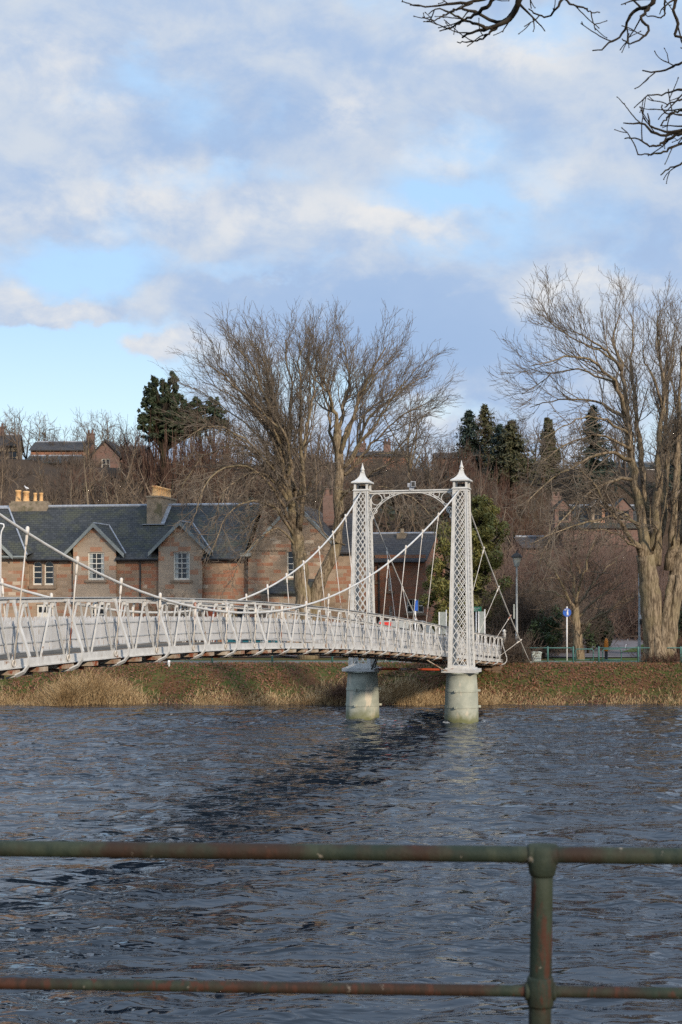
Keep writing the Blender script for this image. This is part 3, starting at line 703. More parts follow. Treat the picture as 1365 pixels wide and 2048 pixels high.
# ---------------------------------------------------------------- houses
class Facade:
    """a house front: local x runs along the wall, local -y is out of it, z is world height"""
    def __init__(s, px, Y0, rz):
        s.rz = rz; s.o = np.array(((px - CX) / F * Y0, Y0)); s.c, s.s = math.cos(rz), math.sin(rz)
    def x(s, px, y=0.0):
        r_ = (px - CX) / F      # X0 + c x - s y = r (Y0 + s x + c y)
        return (r_ * (s.o[1] + s.c * y) - s.o[0] + s.s * y) / (s.c - r_ * s.s)
    def z(s, px, row, y=0.0):
        x = s.x(px, y); Yw = s.o[1] + s.s * x + s.c * y
        return EYE - (row - HZ) / F * Yw
def wall_front(g, x0, x1, z0, z1, y, holes, depth=.16):
    """upright wall at local y with real openings and reveals"""
    xs_ = sorted({x0, x1, *[h[0] for h in holes], *[h[1] for h in holes]}); zs_ = sorted({z0, z1, *[h[2] for h in holes], *[h[3] for h in holes]})
    for a, b_ in zip(xs_[:-1], xs_[1:]):
        for c_, d in zip(zs_[:-1], zs_[1:]):
            mx, mz = (a + b_) / 2, (c_ + d) / 2
            if any(h[0] < mx < h[1] and h[2] < mz < h[3] for h in holes): continue
            g.add([(a, y, c_), (b_, y, c_), (b_, y, d), (a, y, d)], [[0, 1, 2, 3]])
    for a, b_, c_, d in holes:
        yy = y + depth
        g.add([(a, y, c_), (a, yy, c_), (a, yy, d), (a, y, d)], [[0, 1, 2, 3]]); g.add([(b_, y, c_), (b_, yy, c_), (b_, yy, d), (b_, y, d)], [[3, 2, 1, 0]])
        g.add([(a, y, c_), (b_, y, c_), (b_, yy, c_), (a, yy, c_)], [[0, 1, 2, 3]]); g.add([(a, y, d), (b_, y, d), (b_, yy, d), (a, yy, d)], [[3, 2, 1, 0]])
def window(parent, x0, x1, z0, z1, y, nx_=2, rows=(2, 3), sill=True, arch=False, fr=.075, curtain=False, mat='sash'):
    yy = y + .13
    g = Geo(); fw = fr
    if not arch:
        g.box(x0, x0 + fw, yy - .05, yy, z0, z1); g.box(x1 - fw, x1, yy - .05, yy, z0, z1); g.box(x0 + fw, x1 - fw, yy - .05, yy, z1 - fw, z1)
    else:
        rr = (x1 - x0) / 2; cx = (x0 + x1) / 2; zz = z1 - rr
        g.box(x0, x0 + fw, yy - .05, yy, z0, zz); g.box(x1 - fw, x1, yy - .05, yy, z0, zz)
        for k in range(12):
            a, b_ = math.pi * k / 12, math.pi * (k + 1) / 12
            g.prism([(cx + q * math.cos(th), yy - .05, zz + q * math.sin(th)) for q, th in ((rr, a), (rr, b_), (rr - fw, b_), (rr - fw, a))], (0, .05, 0))
    g.box(x0 + fw, x1 - fw, yy - .05, yy, z0, z0 + fw * 1.6)
    tot = sum(rows); hh = (z1 - z0) - fw * (2.6 if not arch else 1.6)
    zm = z0 + fw * 1.6
    k = 0
    for i, r_ in enumerate(rows[::-1]):
        for j in range(r_):
            k += 1
            if k == tot: break
            t_ = .055 if j == r_ - 1 else .032
            zz2 = zm + hh * k / tot
            g.box(x0 + fw, x1 - fw, yy - .04, yy - .003, zz2 - t_ / 2, zz2 + t_ / 2)
    for i in range(1, nx_):
        xc = x0 + (x1 - x0) * i / nx_; g.box(xc - .022, xc + .022, yy - .043, yy - .004, z0 + fw, z1 - fw * .9)
    w_o = g.build('window', M[mat], parent, local=True)
    g = Geo(); g.add([(x0 + .01, yy + .012, z0), (x1 - .01, yy + .012, z0), (x1 - .01, yy + .012, z1 - .01), (x0 + .01, yy + .012, z1 - .01)], [[0, 1, 2, 3]]); g.build('pane', M['glass'], w_o, local=True)
    if curtain:
        g = Geo()
        for a, b_ in ((x0 + fw, x0 + fw + .22), (x1 - fw - .18, x1 - fw)):
            n_ = 7; v = [(a + (b_ - a) * q / n_, yy + .006 - .004 * (q % 2), z) for z in (z0 + .1, z1 - .1) for q in range(n_ + 1)]
            g.add(v, [[q, q + 1, q + n_ + 2, q + n_ + 1] for q in range(n_)])
        g.build('curtain', M['curtain'], w_o, local=True)
    if sill:
        g = Geo(); g.box(x0 - .18, x1 + .18, y - .10, y - .002, z0 - .16, z0 - .02); g.build('sill', M['sillstone'], w_o, local=True)
    return w_o
def slab(g, a, b_, c_, d, th=.09):
    """thin roof plane through four points with thickness downwards"""
    q = [np.asarray(p_, float) for p_ in (a, b_, c_, d)]; lo = [p_ - (0, 0, th) for p_ in q]
    g.add(lo + q, Geo.BOXF)
def gable_roof_x(g, x0, x1, yf, yb, ze, zr, oh=.3, th=.09):
    ym = (yf + yb) / 2; sl_ = (zr - ze) / (ym - yf)
    slab(g, (x0, yf - oh, ze - oh * sl_), (x1, yf - oh, ze - oh * sl_), (x1, ym, zr), (x0, ym, zr), th)
    slab(g, (x0, ym + .001, zr), (x1, ym + .001, zr), (x1, yb + oh, ze - oh * sl_), (x0, yb + oh, ze - oh * sl_), th)
def pots(parent, lst, mat='pot'):
    for x, y, z, r_, h in lst:
        g = Geo(); g.lathe([(r_ * 1.15, z), (r_ * 1.15, z + .06), (r_, z + .08), (r_ * .93, z + h * .8), (r_ * 1.12, z + h * .84), (r_ * 1.15, z + h * .95), (r_ * 1.05, z + h), (r_ * .8, z + h), (r_ * .8, z + h - .1), (0, z + h - .1)], (x, y, 0), 14)
        g.build('chimney_pot', M[mat], parent, True, local=True)

# --- the long sandstone house
fa = Facade(250, 96.3, R(-10)); G0 = 1.75
sh = thing('sandstone_house', (fa.o[0], fa.o[1], 0), 'long sandstone house with slate roof and gabled dormers behind the bridge', 'house', None, fa.rz)
xw0, xw1 = fa.x(-150), fa.x(497); ze = fa.z(250, 1110); 
yR = 4.4; zr = fa.z(250, 1012, yR)
d1a, d1b, d2a, d2b = fa.x(150), fa.x(235), fa.x(320), fa.x(407)
H_ = lambda a, b_, r1, r0, y=0: (fa.x(a, y), fa.x(b_, y), fa.z((a + b_) / 2, r0, y), fa.z((a + b_) / 2, r1, y))
arch1, arch2 = H_(66, 84.5, 1122, 1170), H_(89, 107.5, 1122, 1170)
door = H_(73, 104, 1208, 1262); door = (door[0], door[1], G0 + .1, door[3])
low_l = H_(183, 209, 1206, 1252); low_r = H_(348, 377, 1206, 1250); redd = H_(411, 433, 1210, 1262); redd = (redd[0], redd[1], G0 + .05, redd[3]); dk = H_(474, 489, 1211, 1245)
g = Geo(); wall_front(g, xw0, d1a, G0 - .6, ze, 0, [arch1, arch2, door])
for (a, b_, c_, d) in (arch1, arch2):      # spandrels over the round heads, flush with the wall
    rr = (b_ - a) / 2; cx = (a + b_) / 2; zz = d - rr
    for sgn in (-1, 1):
        pts = [(cx + sgn * rr, 0, d), (cx, 0, d)] + [(cx + sgn * rr * math.sin(q), 0, zz + rr * math.cos(q)) for q in np.linspace(0.0, math.pi / 2, 7)][1:]
        g.poly(pts if sgn > 0 else pts[::-1])
wm = g.build('wall', M['rubble'], sh, local=True)
g = Geo(); wall_front(g, d1b, d2a, G0 - .6, ze, 0, []); g.build('wall', M['rubble_red'], sh, local=True)
g = Geo(); wall_front(g, d2b, xw1, G0 - .6, ze, 0, [redd, dk]); g.build('wall', M['rubble_red'], sh, local=True)
g = Geo(); g.add([(xw0, 8.8, G0 - .6), (xw1, 8.8, G0 - .6), (xw1, 8.8, ze), (xw0, 8.8, ze)], [[3, 2, 1, 0]])
for x in (xw0, xw1): g.poly([(x, 0, G0 - .6), (x, 8.8, G0 - .6), (x, 8.8, ze), (x, 4.4, zr - .1), (x, 0, ze)])
g.build('wall', M['rubble'], sh, local=True)
xr1 = fa.x(521, yR)
g = Geo(); _s = (zr - ze - .05) / 4.4
for a, b_, y_ in ((xw0, d1a, -.32), (d1a, d1b, .05), (d1b, d2a, -.32), (d2a, d2b, .05), (d2b, xr1, -.32)):
    slab(g, (a, y_, ze + .05 + y_ * _s), (b_, y_, ze + .05 + y_ * _s), (b_, 4.4, zr), (a, 4.4, zr), .09)
slab(g, (xw0, 4.401, zr), (xr1, 4.401, zr), (xr1, 9.12, ze + .05 - .32 * _s), (xw0, 9.12, ze + .05 - .32 * _s), .09); rf = g.build('roof', M['slate'], sh, local=True)
sl_ = (zr - ze - .05) / 4.4
def main_roof_y(z): return (z - ze - .05) / sl_
g = Geo(); g.tube([(xw0, 4.4, zr + .02), (xr1 + .02, 4.4, zr + .02)], .10, 8); g.build('ridge', M['lead'], rf, local=True)
g = Geo(); zg = ze + .05 - .32 * sl_
for a, b_ in ((xw0, d1a), (d1b, d2a), (d2b, xw1)): g.tube([(a, -.40, zg - .09), (b_, -.40, zg - .09)], .075, 8); g.box(a, b_, -.33, -.30, zg - .2, zg - .09)
g.build('gutter', M['gutter'], sh, local=True)
for pxx, (zz0) in ((42, 0), (281, 0)):
    x = fa.x(pxx, -.1); g = Geo(); g.tube([(x, -.36, zg - .1), (x, -.09, zg - .35), (x, -.09, G0 - .3)], .05, 8); g.build('downpipe', M['gutter'], sh, local=True)
window(sh, *arch1[:2], *arch1[2:], 0, 1, (2, 2), False, True, .07); window(sh, *arch2[:2], *arch2[2:], 0, 1, (2, 2), False, True, .07)
g = Geo(); g.box(arch1[0] - .22, arch2[1] + .22, -.13, -.003, arch1[2] - .24, arch1[2] - .02)
g.box(arch1[0] - .22, arch1[0] - .03, -.04, -.003, arch1[2] - .01, arch1[3] - .28); g.box(arch2[1] + .03, arch2[1] + .22, -.04, -.003, arch1[2] - .01, arch1[3] - .28); g.box(arch1[1] + .02, arch2[0] - .02, -.04, -.003, arch1[2] - .01, arch1[3] - .28)
g.build('window_surround', M['sillstone'], sh, local=True)
def dormer(a, b_, apex_px, apex_row, win, lowwin, mat, e0row):
    yf = -.28
    za = fa.z(apex_px, apex_row, yf); xc = (a + b_) / 2; hwid = (b_ - a) / 2
    slope = 0.98
    zs_ = za - hwid * slope                      # wall height where the gable starts
    g = Geo(); wall_front(g, a, b_, G0 - .6, zs_, yf, [win, lowwin])
    g.poly([(a, yf, zs_), (b_, yf, zs_), (xc, yf, za)])
    yb_ = main_roof_y(zs_) + .3
    for x, fl in ((a, 0), (b_, 1)):
        q = [(x, yf, G0 - .6), (x, yf, zs_), (x, max(yb_, .3), zs_), (x, .0, ze), (x, .0, G0 - .6)]; g.poly(q if fl == 0 else q[::-1])
    g.build('dormer_wall', M[mat], sh, local=True)
    oh = .58; zA = za + .16; zE = zA - (hwid + oh) * slope; yo = yf - .22
    g = Geo()
    for sgn in (-1, 1):
        xe = xc + sgn * (hwid + oh)
        yA, yE = main_roof_y(zA), max(main_roof_y(zE), -.3)
        p4 = [(xe, yo, zE), (xc, yo, zA), (xc, yA + .1, zA), (xe, yE + .1, zE)]
        slab(g, *(p4 if sgn < 0 else p4[::-1]), .07)
    r_o = g.build('dormer_roof', M['slate'], sh, local=True)
    g = Geo()
    for sgn in (-1, 1):
        xe = xc + sgn * (hwid + oh + .04)
        g.prism([(xc, yo - .05, zA + .05), (xe, yo - .05, zE + .01), (xe, yo - .05, zE - .25), (xc, yo - .05, zA - .24)][::sgn], (0, .045, 0))
    g.build('bargeboard', M['barge'], r_o, local=True)
    g = Geo(); yA = main_roof_y(zA)
    g.tube([(xc, yo, zA + .02), (xc, yA, zA + .03)], .055, 6)
    for sgn in (-1, 1): g.tube([(xc, yA, zA + .04), (xc + sgn * (hwid + oh), max(main_roof_y(zE), -.3) - .02, zE + .04)], .05, 6)
    g.build('flashing', M['lead'], r_o, local=True)
    return yf
w1 = H_(176, 209, 1105, 1160, -.28); w2 = H_(347, 380, 1104, 1160, -.28)
l1 = H_(183, 209, 1206, 1252, -.28); l2 = H_(348, 377, 1206, 1250, -.28)
dormer(d1a, d1b, 189, 1052, w1, l1, 'ashlar', 0); dormer(d2a, d2b, 361, 1048, w2, l2, 'ashlar', 0)
for wd in (w1, w2): window(sh, *wd[:2], *wd[2:], -.28, 2, (2, 3), True, False, .08, True)
for wd in (l1, l2): window(sh, *wd[:2], *wd[2:], -.28, 2, (2, 2), True, False, .07)
window(sh, *dk[:2], *dk[2:], 0, 1, (1, 1), False, False, .05, mat='gutter')
def doorleaf(parent, d, mat, glass=True, y=0):
    g = Geo(); g.box(d[0] + .02, d[1] - .02, y + .09, y + .14, d[2], d[3] - .02)
    wd = d[1] - d[0]
    for k in range(2): g.box(d[0] + wd * (.12 + .42 * k), d[0] + wd * (.44 + .42 * k), y + .075, y + .092, d[2] + .25, d[2] + .95)
    o = g.build('door', M[mat], parent, local=True)
    if glass:
        g = Geo()
        for k in range(3): g.box(d[0] + wd * (.14 + .26 * k), d[0] + wd * (.34 + .26 * k), y + .08, y + .088, d[3] - .55, d[3] - .18)
        g.build('door_glass', M['glass'], o, local=True)
    g = Geo(); g.tube([(d[1] - .15, y + .05, d[2] + 1.0), (d[1] - .15, y + .09, d[2] + 1.0)], .03, 8); g.build('handle', M['dark'], o, local=True)
doorleaf(sh, door, 'sash'); doorleaf(sh, redd, 'reddoor', False)
# left wing with hipped roof, standing forward
xl0, xl1 = fa.x(-190, -.7), fa.x(48, -.7); yf = -.7
g = Geo(); wall_front(g, xl0, xl1, G0 - .6, ze + .05, yf, [])
g.add([(xl1, yf, G0 - .6), (xl1, 0, G0 - .6), (xl1, 0, ze), (xl1, yf, ze)], [[0, 1, 2, 3]]); g.build('wall', M['rubble'], sh, local=True)
zre = zr - .15; xh = fa.x(18, 3.6)
g = Geo(); e1 = xl1 + .35; zE = ze - .02
slab(g, (xl0, yf - .35, zE), (e1, yf - .35, zE), (xh, 3.6, zre), (xl0, 3.6, zre)); 
g.poly([(e1, yf - .35, zE + .002), (e1, .6, zE + .30), (xh, 3.62, zre + .002)])
wr = g.build('wing_roof', M['slate'], sh, local=True)
g = Geo(); g.tube([(e1, yf - .35, zE + .04), (xh, 3.6, zre + .05)], .06, 6); g.tube([(xl0, 3.6, zre + .05), (xh, 3.6, zre + .05)], .09, 6); g.build('ridge', M['lead'], wr, local=True)
g = Geo(); g.tube([(xl0, yf - .42, zE - .1), (e1, yf - .42, zE - .1)], .07, 8); g.box(xl0, e1, yf - .36, yf - .33, zE - .22, zE - .09); g.build('gutter', M['barge'], wr, local=True)
g = Geo(); xa = fa.x(-26, yf); xe_ = fa.x(26, yf - .5); zap = fa.z(-26, 1052, yf)
g.poly([(xl0, yf - .25, zE), (xe_ - .5, yf - .25, zE), (xa, yf - .25, zap - .25)]); g.build('wing_gable', M['rubble'], wr, local=True)
g = Geo(); g.prism([(xa, yf - .55, zap), (xe_, yf - .55, zE), (xe_, yf - .55, zE - .26), (xa, yf - .55, zap - .28)], (0, .05, 0)); g.build('bargeboard', M['barge'], wr, local=True)
g = Geo(); slab(g, (xa, yf - .5, zap), (xe_ , yf - .5, zE + .02), (xe_ - .1, .4, zE + .02 + .6), (xa, 2.4, zap + .02)); g.build('wing_gable_roof', M['slate'], wr, local=True)
g = Geo(); x = fa.x(2, -1.3); zt_ = fa.z(2, 1072, -1.3)
g.tube([(x, -1.3, G0 - .4), (x, -1.3, zt_), (x + .05, -1.3, zt_ + .3), (x + .22, -1.3, zt_ + .62), (x + .2, -1.3, zt_ + .75), (x, -1.3, zt_ + .8), (x - .3, -1.3, zt_ + .75)], .045, 8); g.build('vent_pipe', M['signwhite'], sh, True, local=True)
# chimneys
xc0, xc1 = fa.x(294, 2.7), fa.x(323, 2.7); zct = fa.z(308, 995, 2.7)
g = Geo(); g.box(xc0, xc1, 2.7, 6.2, ze + .6, zct); g.box(xc0 - .06, xc1 + .06, 2.64, 6.26, zct, zct + .12); ch = g.build('chimney', M['chimstone'], rf, local=True)
xm = (xc0 + xc1) / 2
pots(sh, [(xm, 2.87 + .52 * k, zct + .12, .19, .66) for k in range(7)])
g = Geo(); yfl = main_roof_y(fa.z(308, 1050, 2.6)); g.bar((xc0 - .25, 2.62, ze + .07 + 2.62 * sl_), (xc1 + .25, 2.62, ze + .07 + 2.62 * sl_), .32, .05); g.bar((xc1 + .13, 2.6, ze + .13 + 2.6 * sl_), (xc1 + .13, 4.4, ze + .13 + 4.4 * sl_), .26, .05); g.build('flashing', M['lead'], rf, local=True)
xa0, xa1 = fa.x(23, 4.4), fa.x(98, 4.4)
g = Geo(); zc_ = fa.z(60, 1003, 4.4); g.box(xa0, xa1, 4.0, 4.9, zr - .6, zc_ - .12); g.box(xa0 + .12, xa1 - .12, 4.05, 4.85, zc_ - .12, zc_); g.build('chimney', M['chimstone'], rf, local=True)
pots(sh, [(fa.x(37, 4.4), 4.4, zc_, .19, .78), (fa.x(53, 4.4), 4.4, zc_, .20, .70), (fa.x(71, 4.4), 4.4, zc_, .12, .58), (fa.x(83, 4.4), 4.4, zc_, .12, .58)])
# --- the cross gable on the right
yg = -.5; gx0, gx1 = fa.x(497, yg), fa.x(706, yg); gxm = fa.x(588, yg); zge = fa.z(510, 1104, yg); zga = fa.z(588, 1008, yg); gxr = 2 * gxm - gx0
w3 = H_(574, 600, 1100, 1156, yg); w4 = H_(570, 596, 1212, 1250, yg)
g = Geo(); wall_front(g, gx0, gx1, G0 - .6, zge, yg, [w3, w4]); g.poly([(gx0, yg, zge), (gxr, yg, zge), (gxm, yg, zga)])
g.add([(gx0, yg, G0 - .6), (gx0, 0, G0 - .6), (gx0, 0, zge), (gx0, yg, zge)], [[3, 2, 1, 0]]); g.add([(gx1, yg, G0 - .6), (gx1, 6, G0 - .6), (gx1, 6, zge), (gx1, yg, zge)], [[0, 1, 2, 3]])
g.build('gable_wall', M['rubble'], sh, local=True)
g = Geo(); sg_ = (zga - zge) / (gxm - gx0)
slab(g, (gx0 - .3, yg + .2, zge - .3 * sg_ + .1), (gxm, yg + .2, zga + .1), (gxm, 8, zga + .1), (gx0 - .3, 8, zge - .3 * sg_ + .1)); slab(g, (gxm, yg + .2, zga + .1), (gxr + .3, yg + .2, zge - .3 * sg_ + .1), (gxr + .3, 8, zge - .3 * sg_ + .1), (gxm, 8, zga + .1))
slab(g, (gxr - .6, yg - .3, zge - .05), (gx1 + .2, yg - .3, zge - .05), (gx1 + .2, 3.5, zge + 2.6), (gxr - .6, 3.5, zge + 2.6))
gr = g.build('gable_roof', M['slate_brown'], sh, local=True)
g = Geo()
for sgn in (-1, 1):
    xe = gxm + sgn * (gxm - gx0 + .22); g.prism([(gxm, yg - .06, zga + .22), (xe, yg - .06, zge - .05), (xe, yg - .06, zge - .30), (gxm, yg - .06, zga - .06)][::sgn], (0, .3, 0))
g.build('skew_stone', M['barge'], gr, local=True)
g = Geo(); g.box(gx0 - .45, gx0 + .25, yg - .3, yg - .003, zge - .28, zge - .06); g.build('skew_corbel', M['barge'], gr, local=True)
window(sh, *w3[:2], *w3[2:], yg, 2, (2, 2), True, False, .08); window(sh, *w4[:2], *w4[2:], yg, 2, (2, 1), True, False, .07)
p0, p1 = fa.x(533, -2.2), fa.x(640, -2.2); zpe = fa.z(560, 1183, -2.2); zpr = fa.z(560, 1158, yg)
g = Geo(); wall_front(g, p0, p1, G0 - .6, zpe, -2.2, []); g.poly([(p0, yg, G0 - .6), (p0, -2.2, G0 - .6), (p0, -2.2, zpe), (p0, yg, zpr - .1)]); g.build('porch_wall', M['ashlar'], sh, local=True)
g = Geo(); slab(g, (p0 - .3, -2.5, zpe - .08), (p1, -2.5, zpe - .08), (p1, yg, zpr), (p0 + .8, yg, zpr)); g.build('porch_roof', M['slate'], sh, local=True)
g = Geo()
for k, pxx in enumerate((654, 667)):
    x = fa.x(pxx, 5); z_ = fa.z(pxx, 990, 5); g.box(x - .22, x + .22, 4.8, 5.3, zge, z_); g.lathe([(.17, z_), (.16, z_ + .35), (.2, z_ + .36), (.2, z_ + .42), (0, z_ + .45)], (x, 5.05, 0), 10)
g.build('chimney', M['pinkwall'], gr, local=True)
# --- red-brown house beyond
fb = Facade(790, 97.5, R(-14))
bh = thing('brown_stone_house', (fb.o[0], fb.o[1], 0), 'red brown stone house with dark slate roof seen between the two bridge towers', 'house', None, fb.rz)
bx0, bx1 = fb.x(700), fb.x(852); bze = fb.z(790, 1117); bzr = fb.z(790, 1071, 3.6)
Hb = lambda a, b_, r1, r0, y=0: (fb.x(a, y), fb.x(b_, y), fb.z((a + b_) / 2, r0, y), fb.z((a + b_) / 2, r1, y))
bw1, bw2, bw3, bw4 = Hb(745, 751, 1110, 1163), Hb(777, 783, 1155, 1182), Hb(814, 848, 1198, 1226), Hb(779, 785, 1212, 1240)
g = Geo(); wall_front(g, bx0, bx1, G0 - .6, bze, 0, [bw1, bw2, bw3, bw4])
for x, s_ in ((bx0, 1), (bx1, -1)): 
    q = [(x, 0, G0 - .6), (x, 0, bze), (x, 3.6, bzr), (x, 7.2, bze), (x, 7.2, G0 - .6)]; g.poly(q[::s_])
g.build('wall', M['brick'], bh, local=True)
g = Geo(); gable_roof_x(g, bx0 - .1, bx1 + .1, 0, 7.2, bze + .03, bzr + .1, .28); rf2 = g.build('roof', M['slate_brown'], bh, local=True)
g = Geo(); g.tube([(bx0, 3.6, bzr + .14), (bx1, 3.6, bzr + .14)], .08, 8); g.build('ridge', M['lead'], rf2, local=True)
x = fb.x(804, 3.2); zc_ = fb.z(804, 1066, 3.2); g = Geo(); g.box(x - .28, x + .3, 2.9, 3.7, bze, zc_); g.lathe([(.15, zc_), (.14, zc_ + .3), (0, zc_ + .3)], (x, 3.3, 0), 10); g.build('chimney', M['chimstone'], rf2, local=True)
for b4, nx_, rw, s4 in ((bw1, 1, (2, 2), True), (bw2, 1, (1, 1), True), (bw3, 3, (1, 1), True), (bw4, 1, (1, 1), True)): window(bh, *b4[:2], *b4[2:], 0, nx_, rw, s4, False, .06)
x = fb.x(758, -.1); g = Geo(); g.tube([(x, -.09, bze - .1), (x, -.09, G0 - .3)], .06, 8); g.build('downpipe', M['gutter'], bh, local=True)
g = Geo(); g.tube([(bx0, -.34, bze - .22), (bx1, -.34, bze - .22)], .07, 8); g.build('gutter', M['gutter'], bh, local=True)

# --- houses up on the hill
def hill_house(px, row_ridge, row_eave, row_base, wpx, Y, label, wall_mat, roof_mat='slate_brown', chims=(), wins=0, dorm=(), gable=None, rz=0.0, hm='signwhite'):
    f = Facade(px, Y, rz); o = thing('hill_house', (f.o[0], f.o[1], 0), label, 'house', None, rz)
    x0, x1 = -wpx / 2 * Y / F, wpx / 2 * Y / F; z0, z1, z2 = f.z(px, row_base), f.z(px, row_eave), f.z(px, row_ridge, 3.5)
    hs = []
    for k in range(wins):
        c_ = x0 + (x1 - x0) * (k + .5) / wins; hs.append((c_ - .5, c_ + .5, z1 - 2.1, z1 - .7))
    hs = [h for h in hs if h[2] > z0 + .2]
    g = Geo(); wall_front(g, x0, x1, z0 - 4, z1, 0, hs)
    for x, s_ in ((x0, 1), (x1, -1)):
        q = [(x, 0, z0 - 4), (x, 0, z1), (x, 3.5, z2 - .05), (x, 7, z1), (x, 7, z0 - 4)]; g.poly(q[::s_])
    g.build('wall', M[wall_mat], o, local=True)
    g = Geo(); gable_roof_x(g, x0 - .2, x1 + .2, 0, 7, z1 + .03, z2, .3); r_ = g.build('roof', M[roof_mat], o, local=True)
    g = Geo(); g.tube([(x0, 3.5, z2 + .03), (x1, 3.5, z2 + .03)], .10, 6); g.build('ridge', M['lead'], r_, local=True)
    for h in hs: window(o, *h[:2], *h[2:], 0, 2, (1, 1), False, False, .06, mat='chimstone')
    for fx, hh in chims:
        x = x0 + (x1 - x0) * fx; g = Geo(); g.box(x - .45, x + .45, 3.1, 3.9, z1, z2 + hh); g.box(x - .5, x + .5, 3.05, 3.95, z2 + hh, z2 + hh + .12)
        for q in (-.22, .22): g.lathe([(.14, z2 + hh + .12), (.12, z2 + hh + .55), (0, z2 + hh + .55)], (x + q, 3.5, 0), 8)
        g.build('chimney', M['pinkwall'], r_, local=True)
    for fx, wd, hh, wm_, clad in dorm:
        x = x0 + (x1 - x0) * fx; yf = .5; zf = z1 + (z2 - z1) * .18; zt2 = zf + hh
        g = Geo(); wall_front(g, x - wd / 2, x + wd / 2, zf - .5, zt2, yf, [(x - wd * .3, x + wd * .3, zf + .1, zt2 - .15)]); g.poly([(x - wd / 2, yf, zt2), (x + wd / 2, yf, zt2), (x, yf, zt2 + wd * .55)])
        for s_ in (-1, 1): g.add([(x + s_ * wd / 2, yf, zf - .5), (x + s_ * wd / 2, 3, zf - .5), (x + s_ * wd / 2, 3, zt2), (x + s_ * wd / 2, yf, zt2)], [[0, 1, 2, 3][::s_]])
        d_ = g.build('dormer', M[wm_], o, local=True)
        g = Geo()
        for s_ in (-1, 1):
            p4 = [(x + s_ * (wd / 2 + .15), yf - .15, zt2 - .1), (x, yf - .15, zt2 + wd * .55 + .06), (x, 3.4, zt2 + wd * .55 + .06), (x + s_ * (wd / 2 + .15), 3.4, zt2 - .1)]; slab(g, *(p4 if s_ < 0 else p4[::-1]), .06)
        g.build('dormer_roof', M['slate'], d_, local=True)
        if clad:
            g = Geo()
            for s_ in (-1, 1): g.prism([(x, yf - .2, zt2 + wd * .55 + .1), (x + s_ * (wd / 2 + .18), yf - .2, zt2 - .1), (x + s_ * (wd / 2 + .18), yf - .2, zt2 - .25), (x, yf - .2, zt2 + wd * .55 - .08)][::s_], (0, .04, 0))
            g.build('bargeboard', M['signwhite'], d_, local=True)
        window(d_, x - wd * .3, x + wd * .3, zf + .1, zt2 - .15, yf, 2, (1, 1), False, False, .05, mat='chimstone')
    if gable:
        gx, gw, gh = gable; x = x0 + (x1 - x0) * gx
        g = Geo(); wall_front(g, x - gw / 2, x + gw / 2, z0 - 4, z1, -1.2, [(x - .5, x + .5, z1 - 1.7, z1 - .4)]); g.poly([(x - gw / 2, -1.2, z1), (x + gw / 2, -1.2, z1), (x, -1.2, z1 + gh)]); g.build('gable_wall', M[wall_mat], o, local=True)
        g = Geo()
        for s_ in (-1, 1):
            p4 = [(x + s_ * (gw / 2 + .25), -1.4, z1 - .15), (x, -1.4, z1 + gh + .1), (x, 4, z1 + gh + .1), (x + s_ * (gw / 2 + .25), 4, z1 - .15)]; slab(g, *(p4 if s_ < 0 else p4[::-1]), .08)
            g.prism([(x, -1.45, z1 + gh + .15), (x + s_ * (gw / 2 + .3), -1.45, z1 - .15), (x + s_ * (gw / 2 + .3), -1.45, z1 - .36), (x, -1.45, z1 + gh - .1)][::s_], (0, .05, 0))
        g.build('gable_roof', M[roof_mat], o, local=True)
        window(o, x - .5, x + .5, z1 - 1.7, z1 - .4, -1.2, 2, (1, 1), False, False, .08)
    return o
hill_house(118, 884, 899, 945, 112, 178, 'long brown hilltop house with grey roof above the bare trees on the left skyline', 'brick', chims=((.98, .9),), wins=5)
hill_house(102, 912, 925, 960, 104, 168, 'low house with blue grey roof and pink wall below the long hilltop house', 'pinkwall', 'slate', wins=4)
hill_house(236, 893, 912, 960, 96, 173, 'pink hilltop house with a white edged gable left of the dark conifer', 'pinkwall', wins=3, gable=(.3, 3.2, 1.7), rz=R(-5))
hill_house(14, 870, 890, 945, 44, 170, 'narrow tall hilltop house with small white window at the left edge', 'chimstone', chims=((.1, .8),), wins=2, rz=R(8))
hill_house(762, 903, 911, 930, 120, 184, 'grey roofed hilltop house with two brown chimneys behind the bare twin stemmed tree', 'brick', chims=((.2, .9), (.62, 1.1)), wins=4)
hill_house(900, 906, 915, 945, 52, 182, 'dark roofed hilltop house beside the blue green firs above the right tower', 'brick', wins=2)
hill_house(1205, 1012, 1052, 1085, 158, 137, 'pink house with dormers and slate roof halfway up the hill behind the tall right tree', 'pinkwall', 'slate', chims=((-.02, .8),), wins=3, dorm=((.02, 1.6, 1.2, 'pinkwall', False), (.46, 1.2, 1.5, 'ashlar', True), (.78, 1.8, 1.2, 'pinkwall', False)))
hill_house(1095, 1074, 1094, 1130, 96, 138, 'purple roofed house glimpsed through twigs behind the street lamp', 'pinkwall', 'slate_brown', wins=3, rz=R(6), chims=((.9, .6),))
hill_house(1300, 925, 934, 960, 150, 176, 'white walled hilltop house seen through the tall right tree', 'signwhite', 'slate', wins=5)

